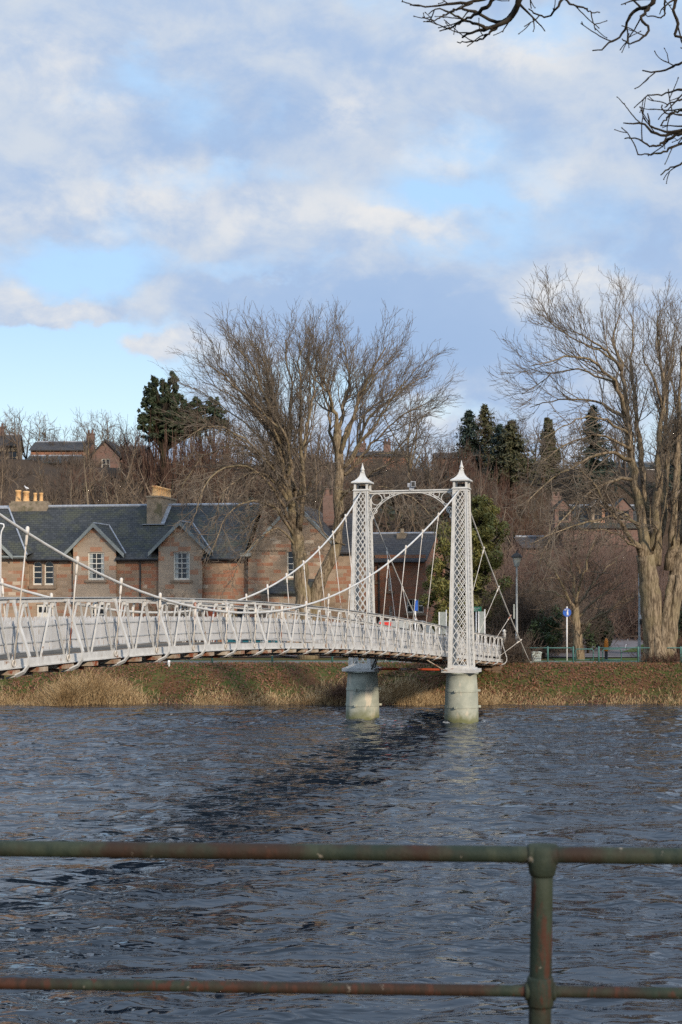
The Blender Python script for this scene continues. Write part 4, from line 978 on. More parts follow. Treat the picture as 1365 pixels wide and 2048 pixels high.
# ---------------------------------------------------------------- roads, lawns and paths on the far side
def sheet(name, pts, mat, dz):
    """a flat sheet laid on the ground along a list of outline points, subdivided so it follows the slope"""
    g = Geo(); (xl, yl) = zip(*pts)
    n_ = 26; q = np.array(pts, float)   # four corners, bilinear
    uu, vv = np.meshgrid(np.linspace(0, 1, n_), np.linspace(0, 1, n_))
    XY = (q[0] * ((1 - uu) * (1 - vv))[..., None] + q[1] * (uu * (1 - vv))[..., None] + q[2] * (uu * vv)[..., None] + q[3] * ((1 - uu) * vv)[..., None])
    Zs = ground_z(XY[..., 0], XY[..., 1]) + dz; ii = np.arange(n_ * n_).reshape(n_, n_)
    g.add(np.concatenate([XY, Zs[..., None]], -1).reshape(-1, 3), np.stack([ii[:-1, :-1], ii[:-1, 1:], ii[1:, 1:], ii[1:, :-1]], -1).reshape(-1, 4))
    return tag(g.build(name, mat, None), kind='structure')
def gx(px, y): return (px - CX) / F * y
sheet('riverside_path', [(-60, 77.6), (60, 77.6), (60, 80.2), (-60, 80.2)], M['pavement'], .03)
sheet('lawn', [(gx(1105, 82), 80.3), (60, 80.3), (60, 84.5), (gx(1105, 84), 84.5)], M['lawn'], .028)
sheet('road', [(-60, 85.5), (60, 85.5), (60, 92), (-60, 92)], M['asphalt'], .045)
sheet('pavement', [(-60, 92.4), (gx(1080, 93), 92.4), (gx(1080, 93), 95.0), (-60, 95.6)], M['pavement'], .10)
sheet('side_road', [(gx(1085, 92), 91.9), (gx(1290, 92), 91.9), (gx(1292, 129), 129), (gx(1212, 129), 129)], M['asphalt'], .052)
sheet('verge', [(gx(1235, 94), 93.0), (gx(1420, 94), 93.0), (gx(1400, 108), 106), (gx(1282, 108), 106)], M['lawn'], .07)
for k, (a, b_) in enumerate(((100, 104), (109, 114), (119, 124))):
    sheet('road_marking', [(gx(1235 + .5 * a - 35, a), a), (gx(1237.5 + .5 * a - 35, a), a), (gx(1237 + .5 * b_ - 35, b_), b_), (gx(1235 + .5 * b_ - 35, b_), b_)], M['paintline'], .058)
g = Geo(); g.box(-60, gx(1080, 92), 92.0, 92.38, 1.6, float(ground_z(-20, 92)) + .13); tag(g.build('kerb', M['kerb'], None), kind='structure')
def zgr(x, y): return float(ground_z(x, y))

# ---------------------------------------------------------------- far bank fences, signs, lamps
def pipe_fence(pxs, Y, rows, label, gate=None):
    x0 = gx(pxs[0], Y); o = thing('pipe_fence', (x0, Y, zgr(x0, Y)), label, 'fence')
    zz = [zgr(gx(p_, Y), Y) for p_ in pxs]
    for p_, z in zip(pxs, zz):
        g = Geo(); x = gx(p_, Y); g.tube([(x, Y, z - .2), (x, Y, z + .88), (x, Y, z + .92)], [.05, .05, .03], 8); g.build('post', M['teal'], o, True)
    for h, r_ in ((.84, .028), (.16, .02)):
        g = Geo(); g.tube([(gx(p_, Y), Y, z + h) for p_, z in zip(pxs, zz)], r_, 7); g.build('rail', M['teal'], o, True)
    return o
pipe_fence([1046, 1096, 1147], 77.0, None, 'teal green pipe fence between the street lamp and the small gate')
pipe_fence([1198, 1277, 1362, 1450], 77.0, None, 'teal green pipe fence in front of the tall right tree')
pipe_fence([-120, -15, 90, 195, 300, 425, 545, 665, 780, 880], 77.3, None, 'long teal pipe fence on the bank behind the bridge deck')
def hoop_gate(pxa, pxb, label):
    o = thing('hoop_barrier', (gx(pxa, 77.6), 77.6, zgr(gx(pxa, 77.6), 77.6)), label, 'barrier', 'teal hoop barriers beside the path')
    a, b_ = gx(pxa, 77.6), gx(pxb, 77.6); z = zgr(a, 77.6)
    g = Geo(); g.tube([(a, 77.6, z - .1), (a, 77.6, z + .68), (a + .05, 77.6, z + .76), (b_ - .05, 77.6, z + .76), (b_, 77.6, z + .68), (b_, 77.6, z - .1)], .028, 7); g.build('hoop', M['teal'], o, True)
    g = Geo(); g.tube([(a, 77.6, z + .2), (b_, 77.6, z + .2)], .02, 6); g.build('crossbar', M['teal'], o, True)
hoop_gate(1152, 1187, 'teal hoop barrier by the small bare tree trunk'); hoop_gate(1206, 1243, 'teal hoop barrier in front of the orange topped bollard')
# street lamp
x, Y_ = gx(1034, 77.9), 77.9; z = zgr(x, Y_)
o = thing('street_lamp', (x, Y_, z), 'grey street lamp with tapered lantern right of the bridge', 'lamp')
ztop = EYE + (1200 - 1135) / F * Y_
g = Geo(); g.lathe([(.11, z - .2), (.11, z + .9), (.075, z + 1.0), (.06, z + 2), (.045, ztop - .1), (.05, ztop)], (x, Y_, 0), 10); g.build('pole', M['greypole'], o, True)
g = Geo(); g.lathe([(.05, ztop), (.09, ztop + .04), (.12, ztop + .06), (.23, ztop + .50), (.235, ztop + .52)], (x, Y_, 0), 8); g.build('lantern', M['panelgrey'], o)
g = Geo(); g.lathe([(.30, ztop + .52), (.30, ztop + .56), (.19, ztop + .68), (.06, ztop + .76), (.03, ztop + .86), (0, ztop + .88)], (x, Y_, 0), 8); g.build('lantern_roof', M['dark'], o)
g = Geo(); q = P(1029, 1222, Y_); g.box(q[0] - .05, q[0] + .02, Y_ - .06, Y_ + .04, q[2] - .4, q[2] + .35); g.build('plate', M['panelgrey'], o)
# round blue sign
x, Y_ = gx(1134.5, 81), 81.0; z = zgr(x, Y_); zc_ = EYE - 25 / F * Y_
o = thing('route_sign', (x, Y_, z), 'round blue walking and cycling sign on a white post', 'sign')
g = Geo(); g.tube([(x, Y_ + .03, z - .2), (x, Y_ + .03, EYE - 13 / F * Y_)], .04, 8); g.build('post', M['signwhite'], o, True)
g = Geo(); th = np.linspace(0, 2 * math.pi, 25)[:-1]
g.prism([(x + .225 * math.cos(a), Y_ - .02, zc_ + .225 * math.sin(a)) for a in th], (0, .012, 0)); d_ = g.build('disc', M['signblue'], o)
g = Geo(); yy = Y_ - .032
g.prism([(x - .01, yy, zc_ - .155), (x + .02, yy, zc_ - .155), (x + .035, yy, zc_ - .05), (x + .05, yy, zc_ - .155), (x + .085, yy, zc_ - .155), (x + .06, yy, zc_ - .0), (x + .07, yy, zc_ + .02), (x + .05, yy, zc_ + .06), (x, yy, zc_ + .06), (x - .02, yy, zc_ + .0)], (0, .008, 0))
g.lathe([(.0, 0), (.0, 0)], (0, 0, -50), 3)
g.prism([(x + .025 + .03 * math.cos(a), yy, zc_ + .095 + .03 * math.sin(a)) for a in th], (0, .008, 0))
for cx_ in (-.11, .05): g.ring((x + cx_ - .0, yy + .004, zc_ + .135 + (.0 if cx_ < 0 else 0)), .042, .008, (1, 0, 0), (0, 0, 1), 14, 4)
g.bar((x - .11, yy, zc_ + .135), (x - .04, yy, zc_ + .19), .012, .012); g.bar((x - .04, yy, zc_ + .19), (x + .03, yy, zc_ + .14), .012, .012)
g.build('pictogram', M['signwhite'], d_)
# pole with white plate by the tall tree
x, Y_ = gx(1279, 80), 80.0; z = zgr(x, Y_)
o = thing('sign_pole', (x, Y_, z), 'pale grey pole with a small white plate left of the tall tree trunk', 'pole')
g = Geo(); g.lathe([(.085, z - .2), (.085, z + 1.2), (.06, z + 1.3), (.05, EYE + 70 / F * Y_), (0, EYE + 70 / F * Y_)], (x, Y_, 0), 10); g.build('pole', M['greypole'], o, True)
q = P(1283, 1233, Y_); g = Geo(); g.box(q[0] - .12, q[0] + .12, Y_ - .10, Y_ - .08, q[2] - .12, q[2] + .12); g.build('plate', M['signwhite'], o)
q = P(1284, 1243, Y_); g = Geo(); g.box(q[0] - .08, q[0] + .10, Y_ - .12, Y_ + .05, q[2] - .14, q[2] + .10); g.build('fixture', M['black'], o)
# orange topped bollard
x, Y_ = gx(1213, 82), 82.0; z = zgr(x, Y_)
o = thing('traffic_bollard', (x, Y_, z), 'black bollard with a tall orange top on the green verge', 'bollard')
g = Geo(); g.lathe([(.14, z), (.14, z + .05), (.09, z + .08), (.085, z + .5)], (x, Y_, 0), 12); g.build('base', M['black'], o, True)
g = Geo(); g.lathe([(.085, z + .5), (.11, z + .55), (.12, z + .8), (.10, z + 1.05), (.05, z + 1.2), (0, z + 1.22)], (x, Y_, 0), 12); g.build('top', M['orange'], o, True)
# grey bin
x, Y_ = gx(1073, 78.5), 78.5; z = zgr(x, Y_)
o = thing('grit_bin', (x, Y_, z), 'pale grey green bin box standing behind the cable anchor', 'bin')
g = Geo(); g.add([(x + i * w_, Y_ + j * w_, zz) for zz, w_ in ((z, .21), (z + .52, .245)) for i, j in ((-1, -1), (1, -1), (1, 1), (-1, 1))], Geo.BOXF); g.build('body', M['bin'], o)
g = Geo(); g.box(x - .27, x + .27, Y_ - .27, Y_ + .27, z + .521, z + .58); g.box(x - .22, x + .22, Y_ - .22, Y_ + .22, z + .58, z + .61); g.build('lid', M['bin'], o)
# little white marker post on the bank
x, Y_ = gx(338, 75.6), 75.6; z = zgr(x, Y_)
o = Geo(); o.lathe([(.07, z - .2), (.07, z + .22), (.085, z + .24), (.08, z + .32), (0, z + .34)], (x, Y_, 0), 10); o = tag(o.build('marker_post', M['signwhite'], None, True), 'short white marker post at the top of the grassy bank', 'post')
# notice panels at the far end of the bridge
def panel(px, r0, r1, wpx, Y_, label):
    x = gx(px, Y_); z = zgr(x, Y_); o = thing('glazed_screen', (x, Y_, z), label, 'screen', 'frosted screens at the bridge end')
    zt_, zb_ = EYE - (r0 - 1200) / F * Y_, EYE - (r1 - 1200) / F * Y_; hw_ = wpx / 2 * Y_ / F
    g = Geo(); g.box(x - hw_, x + hw_, Y_ - .02, Y_ + .02, zb_, zt_); g.build('panel', M['panelgrey'], o)
    for s_ in (-1, 1):
        g = Geo(); g.box(x + s_ * (hw_ + .03) - .03, x + s_ * (hw_ + .03) + .03, Y_ - .03, Y_ + .03, z - .1, zt_ + (.12 if s_ > 0 else .0)); g.build('post', M['signwhite'], o)
panel(886, 1224, 1268, 12, 79.6, 'frosted screen with white post left of the right bridge tower'); panel(964, 1223, 1266, 10, 79.6, 'frosted screen with white posts under the green sign')
x, Y_ = gx(953, 81), 81.0; z = zgr(x, Y_); zc_ = EYE - 18 / F * Y_
o = thing('street_sign', (x, Y_, z), 'small green rectangular sign right of the right bridge tower', 'sign')
g = Geo(); g.box(x - .28, x + .28, Y_ - .03, Y_ - .01, zc_ - .13, zc_ + .13); g.build('board', M['signgreen'], o)
g = Geo()
for k in range(2): g.box(x - .2, x + .2 - .1 * k, Y_ - .034, Y_ - .031, zc_ + .03 - .1 * k, zc_ + .06 - .1 * k)
g.build('white_text_lines', M['paintline'], o)
g = Geo(); g.tube([(x, Y_ + .02, z - .2), (x, Y_ + .02, zc_ + .12)], .035, 8); g.build('post', M['signwhite'], o, True)
x, Y_ = gx(831, 82), 82.0; z = zgr(x, Y_); zc_ = EYE - 10 / F * Y_
o = thing('blue_post_sign', (x, Y_, z), 'narrow blue sign on a white post in front of the red brown house', 'sign')
g = Geo(); g.box(x - .04, x + .14, Y_ - .03, Y_ - .012, zc_ - .32, zc_ + .25); g.build('board', M['signblue'], o)
g = Geo(); g.tube([(x, Y_ + .03, z - .2), (x, Y_ + .03, zc_ + .32)], .045, 8); g.build('post', M['signwhite'], o, True)
x, Y_ = gx(772, 80.5), 80.5; z = zgr(x, Y_); zc_ = EYE - 50 / F * Y_
o = thing('roadworks_sign', (x, Y_, z), 'bright red and white board behind the bridge railing', 'sign')
g = Geo(); g.box(x - .34, x + .34, Y_ - .03, Y_, zc_ - .22, zc_ + .16); g.build('board', M['signred'], o)
g = Geo(); g.box(x - .30, x + .30, Y_ - .036, Y_ - .031, zc_ - .16, zc_ - .06); g.build('white_band', M['signwhite'], o)
g = Geo(); g.tube([(x, Y_ + .03, z - .2), (x, Y_ + .03, zc_ + .1)], .04, 8); g.build('post', M['signwhite'], o, True)

# parked vehicles beyond the bridge
def vehicle(px, Y_, z_off, mat, label, van=False, length=4.1):
    x = gx(px, Y_); z = zgr(x, Y_) + .05; o = thing('parked_van' if van else 'parked_car', (x, Y_, z), label, 'van' if van else 'car', None)
    L, wd = length / 2, .85; hb = .85; ht = 2.05 if van else 1.45
    prof = ([(-L, .3), (L, .3), (L, 1.0), (L - .25, 1.15), (L - .75, ht - .1), (L - 1.0, ht), (-L + .05, ht), (-L, ht - .1)] if van else
            [(-L, .3), (L, .3), (L, .62), (L - .15, .75), (L - .95, .88), (L - 1.5, ht - .05), (L - 1.9, ht), (-L + 1.0, ht), (-L + .55, ht - .06), (-L + .05, .92), (-L, .8)])
    g = Geo(); g.prism([(x + a, Y_ - wd, z + b_) for a, b_ in prof], (0, 2 * wd, 0)); g.build('body', M[mat], o)
    g = Geo()
    wp = [(L - 1.05, 1.0), (L - .80, 1.05), (L - 1.15, ht - .18), (L - 1.9, ht - .18), (L - 1.9, 1.0)] if van else [(-L + .55, .93), (L - 1.25, .93), (L - 1.65, ht - .12), (-L + .85, ht - .12)]
    g.prism([(x + a, Y_ - wd - .006, z + b_) for a, b_ in wp], (0, .003, 0)); g.build('window', M['glass'], o)
    for a in (-L + .75, L - .75):
        g = Geo(); th = np.linspace(0, 2 * math.pi, 19)[:-1]
        g.prism([(x + a + .31 * math.cos(t_), Y_ - wd - .02, z + .31 + .31 * math.sin(t_)) for t_ in th], (0, .2, 0)); w_ = g.build('wheel', M['tyre'], o)
        g = Geo(); g.prism([(x + a + .19 * math.cos(t_), Y_ - wd - .03, z + .31 + .19 * math.sin(t_)) for t_ in th], (0, .008, 0)); g.build('hub', M['alu'], w_)
    for s_ in (-1, 1):
        g = Geo(); g.box(x + s_ * L - .02, x + s_ * L + .015, Y_ - wd + .05, Y_ - wd + .35, z + .6, z + .78); g.build('headlight', M['signwhite'] if s_ > 0 else M['signred'], o)
vehicle(520, 86.7, 0, 'carteal', 'teal blue car parked behind the bridge in front of the gable')
vehicle(690, 87.0, 0, 'black', 'black car parked behind the left bridge tower')
vehicle(820, 86.4, 0, 'carsilver', 'pale grey van parked behind the bridge between the towers', True, 3.6)

# wall and orange boards at the end of the side road
Yw = 130.5
o = thing('garden_wall', (gx(1238, Yw), Yw, zgr(gx(1238, Yw), Yw)), 'pale stone garden wall with rounded corner at the far end of the side road', 'wall')
g = Geo(); pts = [(gx(p_, y_), y_) for p_, y_ in ((1185, 133), (1215, 131), (1245, 130.2), (1262, 130.5), (1273, 132.5), (1276, 138))]
for (xa, ya), (xb, yb_) in zip(pts[:-1], pts[1:]):
    z0 = zgr(xa, ya) - .4; g.add([(xa, ya, z0), (xb, yb_, z0), (xb, yb_ + .35, z0), (xa, ya + .35, z0), (xa, ya, z0 + 1.75), (xb, yb_, z0 + 1.75), (xb, yb_ + .35, z0 + 1.75), (xa, ya + .35, z0 + 1.75)], Geo.BOXF)
g.build('wall', M['gardenwall'], o)
x, Y_ = gx(1267, 129), 129.0; z = zgr(x, Y_)
o = thing('roadworks_board', (x, Y_, z), 'large orange roadworks board with white top edge above the garden wall', 'sign')
zc_ = EYE - 38 / F * Y_
g = Geo(); g.box(x - .42, x + .42, Y_ - .03, Y_, zc_ - .28, zc_ + .22); g.build('board', M['orange'], o)
g = Geo(); g.box(x - .46, x + .46, Y_ - .05, Y_ + .02, zc_ + .221, zc_ + .30); g.build('top_edge', M['signwhite'], o)
for s_ in (-.3, .3):
    g = Geo(); g.tube([(x + s_, Y_ + .03, z - .1), (x + s_, Y_ + .03, zc_ + .2)], .03, 6); g.build('leg', M['greypole'], o)
x, Y_ = gx(1243, 129.4), 129.4; z = zgr(x, Y_); zc_ = EYE - 47 / F * Y_
o = thing('roadworks_sign', (x, Y_, z), 'small orange diamond sign against the garden wall', 'sign')
g = Geo(); g.prism([(x - .24, Y_ - .02, zc_), (x, Y_ - .02, zc_ - .24), (x + .24, Y_ - .02, zc_), (x, Y_ - .02, zc_ + .24)], (0, .02, 0)); g.build('board', M['orange'], o)
g = Geo(); g.tube([(x, Y_ + .02, z - .1), (x, Y_ + .02, zc_ + .1)], .03, 6); g.build('leg', M['greypole'], o)

# ---------------------------------------------------------------- trees
def rand_perp(t, r):
    a = r.normal(size=3); a -= t * a.dot(t); n_ = np.linalg.norm(a); return a / (n_ + 1e-9)
def spline(pts, n):
    pts = np.asarray(pts, float); m_ = len(pts)
    d = np.concatenate([[0], np.cumsum(np.linalg.norm(np.diff(pts, axis=0), axis=1))]); tt = np.linspace(0, d[-1], n)
    ext = np.vstack([2 * pts[0] - pts[1], pts, 2 * pts[-1] - pts[-2]])
    i = np.clip(np.searchsorted(d, tt, side='right') - 1, 0, m_ - 2); f = ((tt - d[i]) / (d[i + 1] - d[i] + 1e-9))[:, None]
    p0, p1, p2, p3 = ext[i], ext[i + 1], ext[i + 2], ext[i + 3]
    return .5 * (2 * p1 + (p2 - p0) * f + (2 * p0 - 5 * p1 + 4 * p2 - p3) * f ** 2 + (3 * p1 - p0 - 3 * p2 + p3) * f ** 3)
FORK = [None]
def grow_poly(start, d, L, n, r, wob, lift):
    d = d / np.linalg.norm(d); pts = [start]; st = L / n
    for i in range(n):
        d = d + r.normal(size=3) * wob + np.array((0, 0, lift))
        if FORK[0] is not None and lift > 0:
            a = pts[-1] - FORK[0]; d = d + a / (np.linalg.norm(a) + 1e-6) * .13
        d /= np.linalg.norm(d); pts.append(pts[-1] + d * st)
    return np.array(pts)
def sprout(store, pts, rad, lvl, spec, r):
    """spec per level: (children per metre, t0, angle lo, hi, length lo, hi, lift, wob, segs, radius factor)"""
    if lvl >= len(spec): return
    cpm, t0, alo, ahi, llo, lhi, lift, wob, segs, rf_, rmin = spec[lvl]
    seg = np.linalg.norm(np.diff(pts, axis=0), axis=1); Ltot = seg.sum()
    n_ = max(1, int(round(Ltot * (1 - t0) * cpm + r.random() - .5)))
    m_ = len(pts) - 1
    for k in range(n_):
        t_ = t0 + (1 - t0) * (k + r.random()) / n_; fi = min(t_ * m_, m_ - 1e-6); i = int(fi); f = fi - i
        p_ = pts[i] * (1 - f) + pts[i + 1] * f; tg = pts[i + 1] - pts[i]; tg = tg / (np.linalg.norm(tg) + 1e-9)
        an = r.uniform(alo, ahi); d = tg * math.cos(an) + rand_perp(tg, r) * math.sin(an)
        L = r.uniform(llo, lhi) * (1.1 - .45 * t_) if lvl < 2 else r.uniform(llo, lhi)
        r0 = max(rmin, min(rf_ * (rad[i] * (1 - f) + rad[i + 1] * f), .022 * L + .004)); 
        q = grow_poly(p_, d, L, segs, r, wob, lift)
        rr = np.linspace(r0, max(rmin * .75, r0 * .35), segs + 1)
        store.append((lvl, q, rr)); sprout(store, q, rr, lvl + 1, spec, r)
def build_tree(name, loc, label, cat, mains, spec, seed, bark, twig, group=None, fork=None, trunk_sides=10, local=False):
    """mains: list of (points, radii). thick: child levels that belong to the trunk mesh"""
    r = np.random.default_rng(seed); o = thing(name, loc, label, cat, group)
    gt, gc = Geo(), Geo(); st = []; FORK[0] = None if fork is None else np.asarray(fork, float)
    for mn in mains:
        pts, rad = mn[:2]; rw_ = np.asarray(rad) * (1 + .035 * r.normal(size=len(rad))); rw_[0] = rad[0]; gt.tube(pts, rw_, trunk_sides, True); sprout(st, np.asarray(pts), np.asarray(rad), 0, mn[2] if len(mn) > 2 else spec, r)
    FORK[0] = None
    gc.tubes([(q, rr) for lvl, q, rr in st if lvl == 0], 5); gc.tubes([(q, rr) for lvl, q, rr in st if lvl > 0], 3)
    gt.build('trunk', M[bark], o, True, local=local); gc.build('crown', M[twig], o, True, local=local)
    return o
def guide(lst, Y0, r0, r1, n=16, pw=.62, nz=.05, top=760):
    """photo guide points (px, row, depth offset) -> smooth limb with tapering radii"""
    q = spline([P(a, (b_ if b_ > top else top + (b_ - top) * .62), Y0 + c_) for a, b_, c_ in lst], n); tt = np.linspace(0, 1, n)
    wv_ = np.random.default_rng(int(lst[0][0] * 7 + lst[-1][1])); q[1:-1] += wv_.normal(0, nz, (n - 2, 3))
    return q, r0 + (r1 - r0) * tt ** pw
# --- the twin stemmed tree behind the left tower
Yc = 84.0; zb0 = 1.7
rb = EYE - zb0; rowb = 1200 + rb * F / Yc
mains = [
    guide([(618, rowb + 6, 0), (612, 1240, 0), (604, 1170, 0), (598, 1100, 0), (592, 1060, .1)], Yc, .62, .36, 16),
    guide([(622, rowb + 4, .1), (632, 1190, .2), (650, 1140, .3), (670, 1100, .5), (676, 1030, .6), (679, 930, .8), (676, 860, 1.0)], Yc, .50, .23, 22),
    guide([(592, 1065, .1), (575, 960, -.4), (558, 857, -1.0), (536, 758, -1.5), (524, 690, -1.8), (500, 642, -2.2)], Yc, .27, .035, 22),
    guide([(590, 1050, .1), (567, 930, -.9), (548, 862, -1.8), (498, 806, -2.4), (460, 756, -3.0), (438, 716, -3.3)], Yc, .22, .03, 22),
    guide([(596, 1050, .2), (585, 960, .6), (580, 837, 1.2), (582, 758, 1.6), (574, 690, 1.9), (572, 632, 2.1)], Yc, .23, .03, 20),
    guide([(598, 1060, .0), (606, 1000, -.7), (604, 877, -1.5), (600, 758, -2.0), (597, 690, -2.4), (612, 640, -2.6)], Yc, .21, .03, 20),
    guide([(604, 900, -1.3), (616, 850, -1.0), (629, 778, -.5), (630, 719, .0), (640, 655, .5)], Yc, .12, .025, 14),
    guide([(677, 880, .9), (668, 821, .6), (650, 760, .1), (634, 715, -.3), (640, 650, -.8)], Yc, .17, .028, 16),
    guide([(677, 885, .9), (686, 821, 1.4), (700, 758, 2.0), (692, 690, 2.4), (686, 635, 2.7)], Yc, .17, .028, 16),
    guide([(678, 910, .8), (702, 850, .2), (718, 790, -.4), (742, 745, -1.0), (756, 690, -1.5), (772, 655, -1.9)], Yc, .16, .028, 16),
    guide([(678, 950, .8), (712, 905, 1.2), (735, 842, 1.9), (780, 800, 2.6), (822, 770, 3.0), (856, 748, 3.2)], Yc, .15, .025, 16),
    guide([(676, 1010, .6), (720, 960, -.5), (765, 935, -1.6), (810, 880, -2.6), (850, 830, -3.4)], Yc, .11, .022, 16),
    guide([(676, 1040, .6), (720, 1000, -1.2), (775, 985, -2.4), (830, 1000, -3.4), (860, 1030, -3.8)], Yc, .09, .02, 16),
    guide([(592, 1070, .1), (560, 1000, -1.2), (520, 950, -2.4), (470, 930, -3.6), (415, 965, -4.8), (385, 1040, -5.4)], Yc, .12, .02, 18),
    guide([(592, 1080, .1), (550, 1020, -1.6), (505, 1000, -3.0), (455, 1030, -4.4), (420, 1110, -5.2)], Yc, .10, .018, 16),
    guide([(600, 1100, .0), (560, 1060, -1.2), (520, 1075, -2.6), (480, 1120, -3.6), (465, 1160, -4.0)], Yc, .08, .016, 14),
    guide([(586, 1030, .0), (540, 930, -2.2), (480, 870, -4.0), (420, 850, -5.2), (370, 880, -6.0)], Yc, .11, .02, 16),
    guide([(690, 1090, .6), (650, 1070, -1.0), (640, 1020, -1.4), (655, 960, -1.6)], Yc, .06, .02, 10),
]
def extra_leaders(ms, ids, seed):
    """more leaders beside the drawn ones, drifting apart as they rise"""
    r = np.random.default_rng(seed); out = []
    for i in ids:
        q, rad = ms[i][:2]; n_ = len(q); k0 = n_ // 5; tt = np.linspace(0, 1, n_ - k0)[:, None]
        off = np.array((r.normal(0, 1.0), r.normal(0, 2.4), r.normal(-.5, .5))) ; b = r.normal(0, .5, 3)
        out.append((q[k0:] + off * tt ** 1.2 + b * np.sin(tt * 3.1) * (1, 1, .3), np.asarray(rad)[k0:] * .72))
    return out
spec_big = [(2.6, .24, .36, .85, 1.2, 3.1, .03, .065, 7, .55, .0150),
            (2.9, .12, .35, .85, .6, 1.6, .03, .08, 5, .6, .0108),
            (3.8, .12, .35, .9, .35, .9, .02, .10, 3, .7, .0086),
            (3.4, .2, .35, .9, .22, .55, .01, .10, 2, .75, .0074)]
for lst, a, b_ in (([(598, 1000, .3), (612, 880, .8), (620, 780, 1.2), (618, 690, 1.5), (612, 630, 1.7)], .14, .022), ([(677, 930, .8), (660, 850, 1.6), (648, 770, 2.2), (655, 690, 2.6), (662, 632, 2.8)], .13, .022),
                   ([(679, 900, .9), (716, 810, 1.8), (755, 735, 2.5), (788, 682, 2.9)], .12, .022), ([(684, 940, .8), (748, 850, -.6), (800, 780, -1.6), (832, 722, -2.2)], .12, .022),
                   ([(576, 956, -.3), (543, 850, .8), (503, 765, 1.6), (468, 695, 2.1), (452, 652, 2.3)], .14, .022), ([(590, 980, .2), (560, 850, 1.8), (540, 760, 2.6), (538, 680, 3.0), (545, 635, 3.2)], .13, .022)):
    mains.append(guide(lst, Yc, a, b_, 16))
for lst, a, b_ in (([(585, 1000, .2), (545, 910, 1.0), (490, 845, 1.8), (428, 800, 2.4), (388, 775, 2.7)], .11, .018), ([(577, 945, -.3), (532, 850, -1.8), (470, 795, -3.0), (405, 765, -3.8)], .12, .018),
                   ([(588, 1010, .1), (540, 930, -1.6), (480, 880, -3.2), (420, 850, -4.2), (380, 850, -4.8)], .10, .018), ([(690, 950, .7), (765, 865, .4), (825, 820, .0), (868, 800, -.3)], .11, .018)):
    mains.append(guide(lst, Yc, a, b_, 16))
mains += extra_leaders(mains, [2, 3, 4, 7, 8, 10], 5)
droop = [(3.4, .15, .35, .95, .8, 2.6, -.035, .13, 7, .55, .014), (3.2, .12, .4, .95, .4, 1.2, -.03, .15, 5, .6, .011), (3.4, .12, .4, .95, .25, .7, -.01, .16, 3, .7, .0095), (2.6, .2, .35, .9, .2, .45, .0, .15, 2, .75, .0085)]
mains = [m_ + ([],) if i < 2 else (m_ + (droop,) if 12 <= i <= 17 else m_) for i, m_ in enumerate(mains)]
for lst, a, b_ in (([(588, 1020, 0), (545, 960, -1.5), (500, 945, -3), (450, 985, -4.2), (425, 1060, -4.8)], .09, .016), ([(586, 1000, 0), (530, 910, -1.2), (470, 890, -2.2), (400, 920, -3), (360, 990, -3.4)], .09, .016),
                   ([(590, 1060, 0), (545, 1010, -1), (510, 1040, -1.8), (488, 1100, -2.4)], .07, .014), ([(594, 1030, .2), (550, 960, 1.2), (500, 930, 2.2), (440, 935, 3), (395, 985, 3.5)], .08, .015),
                   ([(677, 960, .7), (725, 920, 1.6), (780, 905, 2.4), (840, 925, 3.0), (875, 975, 3.3)], .08, .015), ([(677, 990, .7), (730, 970, -.6), (790, 985, -1.6), (830, 1040, -2.2)], .07, .014),
                   ([(600, 1010, .2), (630, 950, -1.0), (650, 930, -1.6), (665, 960, -2.0)], .06, .014)):
    mains.append(guide(lst, Yc, a, b_, 16) + (droop,))
build_tree('bare_tree', (gx(612, Yc), Yc, zb0), 'tall bare fan shaped tree with two stems between the stone house and left bridge tower', 'tree', mains, spec_big, 11, 'bark', 'twig', fork=P(620, 1010, Yc))
